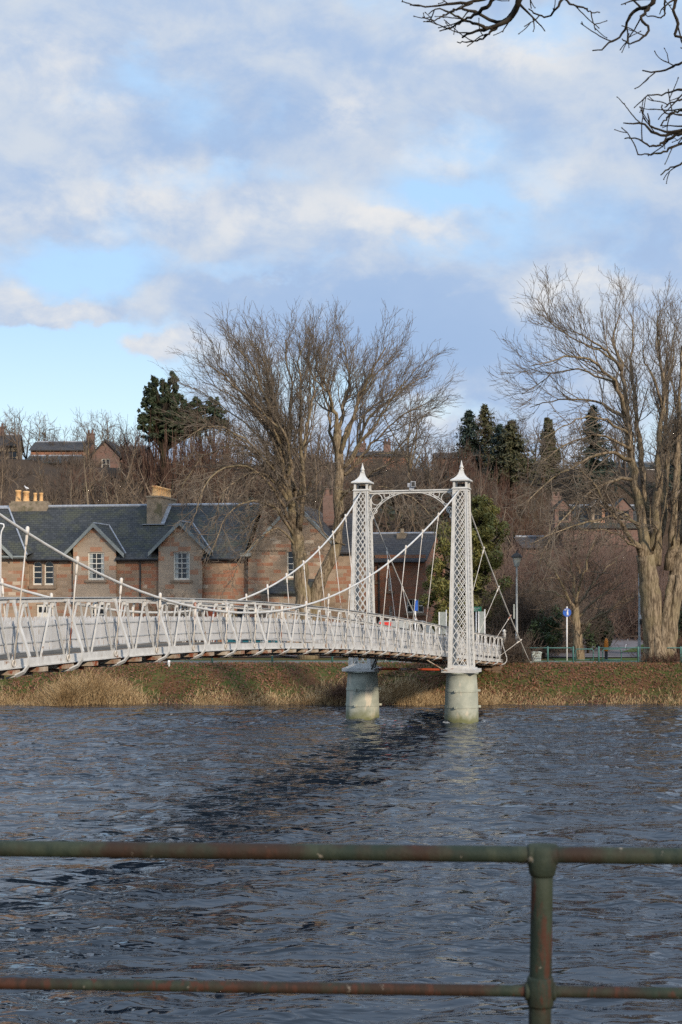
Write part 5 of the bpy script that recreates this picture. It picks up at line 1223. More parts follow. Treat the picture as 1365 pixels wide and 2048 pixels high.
# --- the tall tree on the right bank
Yt = 77.6; rowb = 1333
mains = [
    guide([(1318, rowb + 8, 0), (1313, 1295, 0), (1307, 1240, -.1), (1299, 1175, -.2), (1291, 1110, -.3)], Yt, .80, .46, 16, .6, .03),
    guide([(1330, rowb + 8, .1), (1331, 1295, .0), (1339, 1240, .1), (1349, 1180, .2), (1358, 1125, .3), (1378, 1085, .4), (1410, 1040, .6)], Yt, .62, .32, 18, .6, .03),
    guide([(1292, 1120, -.3), (1284, 1040, -.3), (1268, 940, -.2), (1255, 840, .2), (1248, 760, .5), (1240, 690, .8), (1225, 620, 1.0), (1240, 552, 1.2)], Yt, .36, .03, 24),
    guide([(1294, 1120, -.3), (1262, 1075, -1.0), (1236, 1040, -1.8), (1205, 1000, -2.6), (1190, 965, -3.2), (1150, 930, -3.8)], Yt, .20, .03, 16),
    guide([(1296, 1120, -.2), (1292, 1020, .4), (1282, 900, 1.0), (1268, 800, 1.5), (1262, 700, 2.0), (1270, 610, 2.4), (1262, 545, 2.6)], Yt, .30, .03, 22),
    guide([(1305, 1130, .0), (1312, 1030, -.6), (1318, 920, -1.2), (1326, 800, -1.8), (1322, 690, -2.2), (1312, 600, -2.5), (1316, 552, -2.6)], Yt, .33, .03, 22),
    guide([(1312, 1130, .1), (1326, 1030, .5), (1334, 920, 1.0), (1330, 800, 1.5), (1345, 700, 1.9), (1350, 600, 2.1)], Yt, .28, .03, 20),
    guide([(1338, 1140, .2), (1346, 1040, -.4), (1352, 930, -.9), (1362, 800, -1.4), (1362, 690, -1.8), (1370, 600, -2.0)], Yt, .27, .03, 20),
    guide([(1350, 1120, .3), (1366, 1030, .8), (1376, 900, 1.4), (1400, 760, 2.0), (1405, 640, 2.4)], Yt, .26, .03, 18),
    guide([(1365, 1090, .4), (1400, 980, -.5), (1440, 850, -1.2), (1460, 720, -1.8)], Yt, .22, .03, 16),
    guide([(1252, 830, .2), (1232, 770, -.6), (1200, 720, -1.4), (1165, 690, -2.0), (1120, 690, -2.5), (1062, 715, -3.0)], Yt, .14, .022, 16),
    guide([(1254, 850, .2), (1225, 820, .9), (1180, 800, 1.6), (1120, 800, 2.2), (1060, 815, 2.8)], Yt, .12, .02, 16),
    guide([(1244, 730, .6), (1220, 680, .2), (1190, 640, -.4), (1150, 600, -1.0), (1135, 575, -1.3)], Yt, .11, .02, 14),
    guide([(1262, 920, -.2), (1220, 905, -1.5), (1160, 925, -2.8), (1100, 960, -4.0), (1050, 1010, -4.8)], Yt, .12, .02, 16),
    guide([(1268, 960, -.2), (1225, 960, -1.7), (1165, 1000, -3.2), (1110, 1060, -4.4), (1080, 1130, -5.0)], Yt, .11, .018, 16),
    guide([(1280, 1050, -.3), (1235, 1030, -1.8), (1180, 1045, -3.2), (1120, 1060, -4.2), (1060, 1090, -5.0)], Yt, .10, .018, 16),
    guide([(1290, 1100, -.3), (1255, 1085, -2.0), (1215, 1060, -3.0), (1160, 1060, -3.8)], Yt, .09, .018, 12),
    guide([(1330, 900, -1.0), (1350, 860, -2.2), (1390, 840, -3.0)], Yt, .10, .02, 10),
    guide([(1326, 820, -1.7), (1310, 760, -2.6), (1290, 700, -3.2), (1285, 640, -3.6)], Yt, .10, .02, 12),
    guide([(1306, 1100, -.6), (1318, 1060, -1.6), (1330, 1000, -2.0), (1336, 930, -2.2)], Yt, .08, .02, 10),
    guide([(1345, 1090, -.4), (1352, 1040, -1.4), (1350, 980, -1.9)], Yt, .07, .02, 10),
]
# buttressed foot: a few ridges running up the bole
mains += [guide([(1322 + dx_, rowb + 10, dy_), (1319 + dx_ * .62, 1305, dy_ * .75), (ux_, 1225, dy_ * .55), (vx_, 1150, dy_ * .4)], Yt, .30, .17, 14, .8, .03) for dx_, dy_, ux_, vx_ in ((-36, -.1, 1291, 1284), (-20, -.6, 1299, 1290), (-4, -.75, 1310, 1299), (12, -.72, 1333, 1344), (30, -.45, 1346, 1358), (42, .2, 1352, 1364))]
spec_r = [list(s_) for s_ in spec_big]; spec_r[0][0] = 1.9; spec_r[0][1] = .27
nb_ = len(mains); mains += extra_leaders(mains, [2, 5, 7, 10, 12], 6)
mains = [m_ + ([],) if (i < 2 or 21 <= i < nb_) else (m_ + (droop,) if 13 <= i <= 16 else m_) for i, m_ in enumerate(mains)]
for lst, a, b_ in (([(1262, 900, -.2), (1200, 870, -1.2), (1140, 885, -2.2), (1080, 930, -3.0), (1050, 985, -3.4)], .09, .016), ([(1275, 1000, -.2), (1215, 960, .8), (1150, 955, 1.6), (1090, 985, 2.2), (1055, 1040, 2.5)], .09, .016),
                   ([(1282, 1060, -.3), (1230, 1015, -.9), (1170, 1020, -1.8), (1115, 1075, -2.4), (1095, 1140, -2.7)], .08, .015), ([(1258, 870, 0), (1195, 835, -1.5), (1130, 850, -2.6), (1075, 885, -3.2)], .09, .016)):
    mains.append(guide(lst, Yt, a, b_, 16) + (droop,))
build_tree('bare_tree', (gx(1322, Yt), Yt, zb0), 'very tall bare tree with thick ridged multi stem trunk at the right edge', 'tree', mains, spec_r, 12, 'bark', 'twig', fork=P(1310, 1010, Yt))
# --- small spreading tree by the blue sign
Ys = 81.5; rowb = 1200 + (EYE - zgr(gx(1158, Ys), Ys)) * F / Ys
mains = [guide([(1160, rowb + 4, 0), (1158, 1280, 0), (1152, 1240, 0), (1150, 1215, 0)], Ys, .31, .21, 10),
         guide([(1151, 1225, 0), (1130, 1180, -.4), (1108, 1140, -.8), (1085, 1110, -1.0)], Ys, .12, .03, 12),
         guide([(1150, 1220, 0), (1148, 1170, .3), (1140, 1120, .6), (1130, 1080, .8)], Ys, .13, .03, 12),
         guide([(1151, 1220, 0), (1160, 1170, -.5), (1172, 1130, -.9), (1190, 1085, -1.2)], Ys, .12, .03, 12),
         guide([(1152, 1225, 0), (1175, 1180, .5), (1205, 1145, .9), (1235, 1120, 1.2)], Ys, .11, .025, 12),
         guide([(1160, 1252, 0), (1180, 1240, -.5), (1210, 1225, -.8), (1245, 1205, -1.0), (1268, 1195, -1.2)], Ys, .10, .025, 14),
         guide([(1156, 1235, 0), (1185, 1205, .4), (1215, 1185, .8), (1250, 1165, 1.2)], Ys, .09, .02, 12),
         guide([(1150, 1215, 0), (1120, 1190, .6), (1085, 1180, 1.2), (1055, 1185, 1.6)], Ys, .09, .02, 12)]
spec_s = [(3.4, .2, .4, .95, .8, 1.9, .05, .15, 5, .55, .012), (4.2, .12, .4, .95, .45, 1.0, .04, .17, 4, .6, .0095), (5.0, .12, .4, .95, .25, .6, .03, .17, 2, .7, .0085)]
build_tree('spreading_tree', (gx(1160, Ys), Ys, zgr(gx(1160, Ys), Ys)), 'small spreading bare tree with leaning trunk beside the round blue sign', 'tree', mains, spec_s, 13, 'bark', 'twig_pale')

# --- bare trees of the hill: a few kinds, copied
def bare_kind(seed, h, slim, bark, twig, dens=1.0, pale=False):
    r = np.random.default_rng(seed); mains = []
    tr_ = grow_poly(np.zeros(3) - (0, 0, .4), np.array((r.normal(0, .04), r.normal(0, .04), 1.0)), h * .85, 12, r, .05, .05)
    mains.append((tr_, np.linspace(.017 * h, .006, 13)))
    for k in range(2 if slim else 4):
        i = r.integers(2, 6); d = np.array((r.normal(0, .5), r.normal(0, .5), 1.0)); q = grow_poly(tr_[i], d, h * r.uniform(.4, .6), 8, r, .07, .06); mains.append((q, np.linspace(.009 * h, .006, 9)))
    a = .4 if slim else .55
    spec = [(1.15 * dens, .25, a, a + .5, .10 * h, .24 * h, .09, .12, 5, .6, .022), (1.9 * dens, .15, .4, .9, .06 * h, .13 * h, .08, .15, 4, .65, .0195), (2.6 * dens, .15, .4, .9, .4, 1.0, .05, .15, 2, .7, .0165)]
    st = []; gt, gc = Geo(), Geo()
    for q, rr in mains: gt.tube(q, rr, 6); sprout(st, q, rr, 0, spec, r)
    gc.tubes([(q, rr) for lvl, q, rr in st], 3)
    return gt, gc, bark, twig
KINDS = {}
def hill_tree(kind, px, row_top, Y_, label, group, name='hill_tree', base=None, rz=None):
    """copy of a kind scaled so that its top stands at the photo's row"""
    x = gx(px, Y_); z = zgr(x, Y_); top = EYE + (1200 - row_top) / F * Y_; h = top - z
    k0, h0 = KINDS[kind]
    if not isinstance(k0, bpy.types.Object):
        gt, gc, bk, tw = k0
        o = thing(name, (0, 0, 0), label, 'tree', group); ORG[o.name] = (0, 0, 0)
        gt.build('trunk', M[bk], o, True, local=True); gc.build('crown', M[tw], o, True, local=True); KINDS[kind] = (o, h0)
    else: o = copy_tree(k0); tag(o, label, 'tree', group); o.name = name
    s_ = h / h0; o.location = (x, Y_, z); o.scale = (s_ ** .7, s_ ** .7, s_); o.rotation_euler = (0, 0, random.uniform(0, 6.28) if rz is None else rz)
    return o
for i, (hh, slim, bk, tw) in enumerate(((11, True, 'bark_pale', 'twig_pale'), (10, False, 'bark_dark', 'twig_far'), (12, True, 'bark', 'twig_far'), (9, False, 'bark', 'twig_far'), (11, True, 'bark_pale', 'twig_far'))):
    gt, gc, bk_, tw_ = bare_kind(40 + i, hh, slim, bk, tw, 1.35); vv = np.concatenate(gc.v); KINDS[i] = ((gt, gc, bk_, tw_), float(vv[:, 2].max()))
SK_G = 'bare trees along the hilltop'
T = [(0, 5, 818, 172, 'thin bare tree on the skyline at the far left edge'), (2, 22, 812, 176, 'slender bare tree behind the narrow hilltop house'), (1, 52, 828, 182, 'bushy dark bare tree left of the long hilltop roof'),
     (3, 78, 822, 184, 'broad bare tree rising behind the long hilltop roof, leftmost of two'), (1, 104, 834, 186, 'broad bare tree rising behind the long hilltop roof, next to its middle'), (2, 128, 850, 180, 'low thin bare tree in front of the right half of the long hilltop roof'),
     (1, 160, 836, 182, 'dense brown bare tree at the right end of the long hilltop roof'), (2, 178, 818, 170, 'tall wispy bare tree above the brown hilltop chimney'), (3, 205, 818, 176, 'round topped bare tree on the skyline over the pink gable'),
     (4, 226, 826, 172, 'feathery bare tree just right of the pink gable'), (2, 247, 836, 174, 'upright bare tree between the pink house and the dark conifer'), (4, 268, 850, 170, 'low bare tree touching the left side of the dark conifer'), (2, 40, 858, 170, 'short bare tree in front of the left skyline houses'),
     (0, 98, 900, 130, 'pale slender tree rising right behind the four chimney pots'), (0, 190, 880, 128, 'pale straight birch like tree behind the slate roof, left of the tall chimney'), (0, 145, 930, 126, 'pale forked tree low behind the ridge between the two chimneys'), (4, 60, 925, 132, 'grey thin tree among the brown wood behind the left chimney'),
     (0, 262, 925, 124, 'pale forked sapling just left of the tall chimney'), (4, 232, 905, 134, 'grey thin tree in the wood left of the tall chimney'), (0, 380, 905, 126, 'pale tree in the wood right of the tall chimney'), (4, 430, 900, 132, 'grey tree in the wood under the hanging branches'),
     (3, 818, 770, 150, 'broad bare tree behind the left tower, right of the twin stemmed tree'), (1, 850, 860, 172, 'bushy bare tree on the skyline right of the twin stemmed tree'), (3, 880, 868, 178, 'small rounded bare tree beside the dark roofed hilltop house'), (1, 795, 858, 178, 'dark bare tree behind the hilltop house with two chimneys'),
     (3, 650, 850, 172, 'bare tree on the skyline between the twin stems'), (1, 520, 870, 176, 'bare tree on the skyline left of the twin stems'), (3, 985, 815, 172, 'wide bare tree standing between the firs'), (2, 1010, 822, 170, 'tall bare tree just right of the fir pair'), (2, 1040, 815, 178, 'tall bare tree left of the olive cypress'),
     (1, 1070, 830, 180, 'bushy bare tree behind the olive cypress'), (4, 1130, 845, 172, 'bare tree between the olive cypress and the dark spire fir'), (1, 1220, 850, 178, 'bare tree behind the right spire fir'), (3, 1340, 840, 180, 'bare tree on the skyline at the far right'),
     (4, 1075, 955, 130, 'grey bare tree rising behind the purple roofed house'), (4, 1000, 960, 128, 'grey bare tree on the slope above the evergreen'), (2, 560, 900, 130, 'bare tree on the slope behind the gable house'), (2, 735, 905, 134, 'bare tree on the slope above the left tower')]
for k, px, rt, Y_, lab in T: hill_tree(k, px, rt, Y_, lab, SK_G, 'bare_tree')

# --- evergreens
def leaf_quads(c, nrm, size, r, aspect=1.7):
    n_ = len(c); a = r.normal(size=(n_, 3)); a -= nrm * (a * nrm).sum(1)[:, None]; a /= np.linalg.norm(a, axis=1)[:, None] + 1e-9; b_ = np.cross(nrm, a)
    s_ = (size * r.uniform(.6, 1.3, n_))[:, None]
    v = np.stack([c - a * s_ * aspect, c - b_ * s_ * .55, c + a * s_ * aspect, c + b_ * s_ * .55], 1).reshape(-1, 3)
    return v, np.arange(n_ * 4).reshape(-1, 4)
def clump_cloud(g, blobs, per, size, r, shell=.55):
    """leaves scattered through ellipsoidal clumps, denser towards the outside"""
    for cx_, cy_, cz_, rx, ry, rz_ in blobs:
        n_ = int(per * (rx * rz_) ** .9); d = r.normal(size=(n_, 3)); d /= np.linalg.norm(d, axis=1)[:, None]
        rad = (shell + (1 - shell) * r.random(n_) ** .6) * r.uniform(.85, 1.12, n_)
        c = d * rad[:, None] * (rx, ry, rz_) + (cx_, cy_, cz_)
        nn = d + r.normal(0, .6, (n_, 3)); nn /= np.linalg.norm(nn, axis=1)[:, None]
        g.add(*leaf_quads(c, nn, np.full(n_, size), r))
def evergreen(name, px, row_top, row_base, Y_, label, blobs_px, mat, per, size, seed, trunk_r=.25, group=None, ground=True, cat='tree', sub=9, subr=.42):
    """blobs_px: (px, row, rx px, ry px, depth offset)"""
    r = np.random.default_rng(seed); x = gx(px, Y_); z = zgr(x, Y_); o = thing(name, (x, Y_, z), label, cat, group)
    k = Y_ / F; bl = []
    for a, b_, rx, ry, dy_ in blobs_px:
        c_ = P(a, b_, Y_ + dy_)
        for q in range(sub):
            d = r.normal(size=3); d /= np.linalg.norm(d); f = r.uniform(.45, 1.0)
            s_ = subr * r.uniform(.7, 1.25); bl.append((c_[0] + d[0] * rx * k * f, c_[1] + d[1] * (rx * .9) * k * f, c_[2] + d[2] * ry * k * f, rx * k * s_, rx * k * s_, ry * k * s_ * .9))
    g = Geo(); clump_cloud(g, bl, per, size, r); top = EYE + (1200 - row_top) * k
    t_ = Geo(); t_.tube([(x, Y_, z - .3), (x + .05, Y_, z + (top - z) * .5), (x, Y_, top - .8)], [trunk_r, trunk_r * .7, trunk_r * .2], 8)
    for q in bl[::2]: 
        zz = min(q[2] - .2, top - 1); t_.tube([(x, Y_, z + (zz - z) * .72), ((x + q[0]) / 2, (Y_ + q[1]) / 2, z + (zz - z) * .9), (q[0], q[1], q[2])], [trunk_r * .35, trunk_r * .22, .02], 4, False)
    t_.build('trunk', M['bark_dark'], o, True); g.build('crown', M[mat], o)
    return o
evergreen('dark_conifer', 326, 745, 900, 150, 'big dark green conifer with ragged crown on the left skyline', [(306, 780, 20, 30, 0), (343, 772, 22, 26, 1), (324, 806, 40, 34, 0), (296, 820, 20, 26, -1), (356, 812, 24, 28, 1), (326, 842, 46, 28, 0), (294, 846, 18, 24, -1), (392, 815, 22, 20, 1), (428, 812, 20, 18, 2), (412, 832, 42, 20, 1), (376, 850, 36, 24, 0), (440, 845, 18, 18, 2), (330, 868, 46, 26, 0)], 'yew', 560, .12, 21, .4, sub=34, subr=.20)
def fir(px, row_top, row_base, wpx, Y_, label, mat, seed, name='fir_tree', n_l=16, droop=.35):
    r = np.random.default_rng(seed); k = Y_ / F; x = gx(px, Y_); z0 = zgr(x, Y_); zt_, zl = EYE + (1200 - row_top) * k, EYE + (1200 - row_base) * k
    o = thing(name, (x, Y_, z0), label, 'tree', None); g = Geo(); tk = Geo(); tk.tube([(x, Y_, z0 - .3), (x, Y_, zt_)], [.3, .03], 8); H2 = zt_ - zl
    for i in range(n_l * 9):
        f = (i + r.random()) / (n_l * 9); z = zt_ - f * H2; R_ = wpx / 2 * k * (.06 + .94 * f ** .8) * r.uniform(.45, 1.25); th = r.uniform(0, 6.283)
        d = np.array((math.cos(th), math.sin(th), 0)); e_ = np.array((x, Y_, z)) + d * R_ + (0, 0, -droop * R_ * r.uniform(.4, 1.2) + .12 * R_)
        tk.tube([(x, Y_, z), e_], [.035, .01], 3, False)
        n_ = int(18 + 34 * f); tt = r.random(n_) ** .7; c = np.array((x, Y_, z)) + (e_ - (x, Y_, z)) * tt[:, None] + r.normal(0, .09 + .07 * R_, (n_, 3)) * (1, 1, .55)
        nn = r.normal(0, .6, (n_, 3)) + (0, 0, .8) + d * .4; nn /= np.linalg.norm(nn, axis=1)[:, None]; g.add(*leaf_quads(c, nn, np.full(n_, .12), r, 2.0))
    tk.build('trunk', M['bark_dark'], o, True); g.build('crown', M[mat], o); return o
fir(938, 822, 945, 92, 166, 'dark blue green fir at the left of the fir group above the right tower', 'fir', 31, n_l=20)
fir(970, 810, 945, 100, 170, 'olive green fir second from the left above the right tower', 'fir_brown', 32, n_l=20)
fir(1024, 842, 955, 140, 160, 'broad brownish fir right of the fir pair on the skyline', 'fir_brown', 33, n_l=24)
fir(1000, 850, 950, 90, 163, 'dark fir filling the gap between the olive fir and the brownish fir', 'fir', 39, n_l=20)
fir(1186, 812, 970, 110, 160, 'dark spire shaped fir behind the branches of the tall right tree', 'fir', 34, n_l=24)
fir(1360, 835, 970, 130, 160, 'dark fir half hidden at the right edge behind the tall tree', 'fir', 36, n_l=20)
evergreen('olive_cypress', 1097, 838, 930, 164, 'narrow olive brown cypress column on the skyline', [(1097, 850, 7, 16, 0), (1097, 872, 14, 26, 0), (1097, 910, 18, 34, 0), (1098, 940, 19, 20, 0)], 'fir_brown', 620, .13, 35, .25, sub=16, subr=.5)
evergreen('evergreen_bush_tree', 955, 975, 1290, 90, 'large yellow green evergreen tree behind the right bridge tower', [(966, 1012, 34, 36, 0), (962, 1035, 44, 52, 0), (938, 1100, 66, 62, .5), (975, 1090, 44, 60, -.6), (915, 1160, 66, 60, 0), (968, 1175, 50, 66, -.8), (890, 1215, 44, 54, .4), (950, 1240, 66, 50, -.4), (900, 1265, 50, 30, 0), (985, 1260, 36, 44, -.4), (872, 1150, 26, 50, 1)], 'laurel', 640, .075, 37, .3, sub=20, subr=.28)
evergreen('holly_shrub', 1086, 1240, 1300, 84, 'dense dark green shrub between the street lamp and the blue sign', [(1086, 1268, 24, 28, 0), (1100, 1245, 26, 34, 2), (1115, 1262, 18, 40, 2)], 'hedge', 700, .06, 41, .1, cat='shrub')
evergreen('clipped_hedge', 1204, 1228, 1295, 96, 'tall dark rounded clipped hedge at the corner of the side road', [(1204, 1262, 20, 32, 0), (1196, 1270, 16, 26, .5), (1216, 1265, 14, 30, .4)], 'hedge_dark', 900, .06, 42, .1, cat='hedge', sub=14, subr=.55)
evergreen('green_shrub', 1176, 1250, 1300, 92, 'mid green shrub between the leaning tree trunk and the clipped hedge', [(1174, 1272, 16, 26, 0), (1148, 1275, 16, 26, .5)], 'hedge', 700, .06, 43, .1, cat='shrub')
evergreen('round_shrub', 455, 1215, 1290, 91, 'yellow green shrub in front of the stone house beside the red door', [(455, 1240, 16, 30, 0)], 'laurel', 700, .06, 44, .1, cat='shrub')
evergreen('ivy_clump', 1350, 1240, 1300, 88, 'dark evergreen shrub behind the right side of the tall trunk', [(1350, 1255, 30, 34, 0), (1372, 1240, 30, 40, 1)], 'hedge_dark', 500, .07, 45, .1, cat='shrub')

# --- bare twiggy shrubs
def stem_cloud(r, n_, sx, sy, hgt, rad, up, lst, at=(0, 0, 0), ground=False):
    for i in range(n_):
        px_, py_ = at[0] + r.normal(0, sx * .42), at[1] + r.normal(0, sy * .42); z0 = zgr(px_, py_) if ground else at[2]
        d = np.array((r.normal(0, .55), r.normal(0, .55), up)); L = hgt * r.uniform(.4, 1.05)
        q = grow_poly(np.array((px_, py_, z0 - .05)), d, L, 5, r, .16, .02); lst.append((q, np.linspace(rad * 1.8, rad * .7, 6)))
        for k in range(6):
            i0 = r.integers(1, 5); d2 = (q[i0 + 1] - q[i0]); d2 = d2 / np.linalg.norm(d2) + r.normal(0, .75, 3)
            q2 = grow_poly(q[i0], d2, L * r.uniform(.2, .5), 3, r, .18, .03); lst.append((q2, np.linspace(rad, rad * .5, 4)))
            d3 = (q2[2] - q2[1]); d3 = d3 / np.linalg.norm(d3) + r.normal(0, .7, 3)
            q3 = grow_poly(q2[1], d3, L * r.uniform(.12, .3), 2, r, .18, .03); lst.append((q3, np.linspace(rad * .8, rad * .5, 3)))
def twig_mass(name, blobs, mat, seed, per, label=None, cat=None, kind=None, rad=.008, up=1.0):
    r = np.random.default_rng(seed); lst = []
    for x, y, z, sx, sy, hgt in blobs: stem_cloud(r, max(2, int(per * sx * hgt)), sx, sy, hgt, rad, up, lst, (x, y, z), True)
    g = Geo(); g.tubes(lst, 3); o = g.build(name, M[mat], None, True); return tag(o, label, cat, None, kind)
def replicate(g, protos, places, r):
    """merge turned and scaled copies of prototype geometry into one mesh: places (x, y, z, scale, height scale)"""
    pv = [(np.concatenate(p.v), np.concatenate(p.f4)) for p in protos]
    for x, y, z, s_, h_ in places:
        v, f = pv[r.integers(len(pv))]; a = r.uniform(0, 6.283); c_, n_ = math.cos(a), math.sin(a)
        g.add(np.stack([(v[:, 0] * c_ - v[:, 1] * n_) * s_ + x, (v[:, 0] * n_ + v[:, 1] * c_) * s_ + y, v[:, 2] * h_ + z], 1), f)
twig_mass('bare_shrub', [(gx(1022, 76.8), 76.8, 0, 1.1, .9, 1.9), (gx(1010, 76.5), 76.5, 0, .7, .7, 1.5)], 'twig_far', 51, 95, 'brown twiggy shrub growing at the far end of the bridge deck', 'shrub')
twig_mass('bare_shrub', [(gx(1330, 76.9), 76.9, 0, 1.5, .6, .8)], 'twig_red', 52, 150, 'reddish twigs sprouting round the foot of the tall right tree', 'shrub')
twig_mass('bare_shrub', [(gx(1340, 86), 86, 0, 2.2, 1.5, 1.5)], 'twig_red', 53, 90, 'red brown hedge like shrub behind the tall trunk', 'shrub')
twig_mass('bare_shrub', [(gx(1050, 88), 88, 0, 2.0, 2.0, 4.4), (gx(1075, 94), 94, 0, 3.5, 2.0, 4.6)], 'twig_far', 54, 46, 'tall brown bare shrub behind the street lamp', 'shrub', rad=.010)
twig_mass('bare_shrub', [(gx(688, 71.6), 71.6, 0, .9, .5, 1.2)], 'twig_red', 55, 160, 'dark red bramble at the water edge left of the left pier', 'shrub')
twig_mass('climber', [(gx(372, 95.4), 95.4, 0, 1.4, .05, 4.6)], 'twig_pale', 56, 16, 'bare climbing stems on the front of the right dormer gable', 'climber', rad=.010)
twig_mass('bare_shrub', [(gx(1075, 118), 118, 0, 5, 4, 6.0), (gx(1150, 121), 121, 0, 6, 4, 7.0), (gx(1210, 126), 126, 0, 4, 3, 7.5), (gx(1130, 131), 131, 0, 5, 3, 7.0), (gx(1230, 132), 132, 0, 5, 2, 7.5), (gx(1300, 134), 134, 0, 5, 3, 7.0), (gx(1350, 112), 112, 0, 6, 4, 5.0)], 'twig_purple', 57, 34, 'wide purple brown thicket behind the small spreading tree', 'thicket', rad=.012)
# the wood on the slope, one mass
r = np.random.default_rng(61); protos = []
for k in range(6):
    lst = []; stem_cloud(r, 40, 1.7, 1.7, 1.0, .0135, .55, lst); lst = [(q * (1, 1, 1) if k < 0 else q, rr) for q, rr in lst]; p_ = Geo(); p_.tubes([(np.asarray(q) * (1, 1, 3.4), rr) for q, rr in lst], 3); protos.append(p_)
def slope_places(n_, y0, y1, h0, h1):
    out = []
    while len(out) < n_:
        Y_ = r.uniform(y0, y1); px = r.uniform(-150, 1520)
        if px > 1030 and Y_ < 142: continue
        x = gx(px, Y_); out.append((x, Y_, zgr(x, Y_), r.uniform(.9, 1.6), r.uniform(h0, h1)))
    return out
extra = [(gx(px, Y_), Y_, zgr(gx(px, Y_), Y_), 1.7, 2.75 if 270 < px < 480 else 1.7) for px, Y_ in ((285, 152), (305, 150), (340, 147), (360, 156), (380, 150), (400, 155), (420, 148), (440, 155), (465, 150), (500, 150), (945, 150), (985, 148), (1030, 150), (1070, 150), (1110, 150), (930, 156), (1000, 156), (1060, 156), (900, 152))]
g = Geo(); replicate(g, protos, slope_places(230, 108, 156, .7, 1.35) + slope_places(90, 154, 170, .45, .85), r); tag(g.build('undergrowth', M['twig_far'], None, True), kind='stuff')
g = Geo(); replicate(g, protos, slope_places(75, 110, 152, .7, 1.2) + extra, r); tag(g.build('red_undergrowth', M['twig_red'], None, True), kind='stuff')
wood = [bare_kind(140 + k, 8.5 + k, k % 2 == 0, 'bark', 'twig_far', .75) for k in range(4)]
for t_, c_, _, _ in wood: c_.add(np.concatenate(t_.v), np.concatenate(t_.f4))
g = Geo(); replicate(g, [c_ for _, c_, _, _ in wood], [(x, y, z, a * .75, b_ * .62) for x, y, z, a, b_ in slope_places(46, 110, 150, .8, 1.2)], r); tag(g.build('woodland', M['twig_far'], None, True), kind='stuff')
g = Geo(); replicate(g, [c_ for _, c_, _, _ in wood], [(x, y, z, a * .75, b_ * .6) for x, y, z, a, b_ in slope_places(62, 108, 148, .8, 1.2)], r); tag(g.build('pale_woodland', M['twig_pale'], None, True), kind='stuff')
pl_ = [(gx(px, Y_), Y_, zgr(gx(px, Y_), Y_), .8, h_) for px, Y_, h_ in ((1035, 116, .75), (1060, 122, .8), (1085, 118, .72), (1105, 126, .85), (1125, 120, .76), (1150, 128, .86), (1165, 122, .8), (1185, 130, .88), (1200, 124, .8), (1222, 131, .86), (1240, 133, .84), (1262, 134, .82), (1290, 130, .8), (1320, 126, .8), (1350, 122, .8), (1140, 133, 1.02), (1205, 134, 1.0), (1110, 133, 1.02), (1160, 134, 1.05), (1180, 133, 1.0), (1225, 134.5, 1.02), (1125, 134, 1.05), (1250, 134.5, 1.0), (1095, 130, .95), (1170, 127, .92), (1148, 125, .9), (1195, 129, .95))]
g = Geo(); replicate(g, [c_ for _, c_, _, _ in wood], pl_, r); tag(g.build('roadside_woodland', M['twig_purple'], None, True), kind='stuff')
g = Geo(); replicate(g, [c_ for _, c_, _, _ in wood], [(x, y, z, a * .8, b_ * .66) for x, y, z, a, b_ in slope_places(60, 156, 188, .8, 1.2)], r); tag(g.build('skyline_woodland', M['twig_far'], None, True), kind='stuff')
g = Geo(); bb = []
for i in range(150):
    Y_ = r.uniform(110, 152); px = r.uniform(-150, 1520)
    if px > 1030 and Y_ < 142: continue
    x = gx(px, Y_); z = zgr(x, Y_); s_ = r.uniform(.7, 1.7); bb.append((x, Y_, z + s_ * .6, s_ * 1.3, s_, s_))
clump_cloud(g, bb, 42, .22, r); tag(g.build('evergreen_undergrowth', M['ivy'], None), kind='stuff')

# --- ground cover of the far bank
def blades(name, n_, xr, yf, hf, wd, mat, seed, lean=.35, dens=None, curl=.5):
    r = np.random.default_rng(seed); x = r.uniform(*xr, n_ * 2); y = yf(x, r)
    keep = np.ones(len(x), bool) if dens is None else r.random(len(x)) < dens(x, y)
    x, y = x[keep][:n_], y[keep][:n_]; n2_ = len(x); z = ground_z(x, y) - .03; h = hf(x, y, r)
    ok = z > -.25; x, y, z, h = x[ok], y[ok], z[ok], h[ok]; n2_ = len(x)
    la = r.normal(0, lean, n2_) + .12; lb = r.normal(0, lean, n2_) - .1; p0 = np.stack([x, y, z], 1); d = np.stack([la, lb, np.ones(n2_)], 1)
    p1 = p0 + d * (h * .55)[:, None]; p2 = p1 + (d * (1, 1, .75) + np.stack([la * curl * 2, lb * curl * 2, np.zeros(n2_)], 1)) * (h * .5)[:, None]
    th = r.uniform(0, 3.14, n2_); s_ = np.stack([np.cos(th), np.sin(th) * .5, np.zeros(n2_)], 1) * (wd * r.uniform(.6, 1.3, n2_))[:, None]
    v = np.stack([p0 - s_, p0 + s_, p1 + s_ * .8, p1 - s_ * .8, p2], 1).reshape(-1, 3); b_ = np.arange(n2_)[:, None] * 5
    g = Geo(); g.v.append(v); g.n = len(v); g.f4.append(b_ + np.array([[0, 1, 2, 3]])); g.f3.append(b_ + np.array([[3, 2, 4]])); return tag(g.build(name, M[mat], None), kind='stuff')
def patch(x, s=0.0): return .5 + .5 * np.sin(x * .55 + s) * np.sin(x * .23 + 1.3 * s + .4) + .25 * np.sin(x * 1.9 + s)
def reed_d(x, y): 
    p_ = x / y * F + CX
    big = np.exp(-((p_ - 170) / 95) ** 2) + .75 * np.exp(-((p_ - 640) / 60) ** 2) + .55 * np.exp(-((p_ - 430) / 80) ** 2) + .8 * np.exp(-((p_ - 820) / 70) ** 2) + .7 * np.exp(-((p_ - 980) / 40) ** 2)
    return np.clip(.12 + .22 * patch(x) + .16 * patch(x * 2.7, 2) + .75 * big, 0, 1)
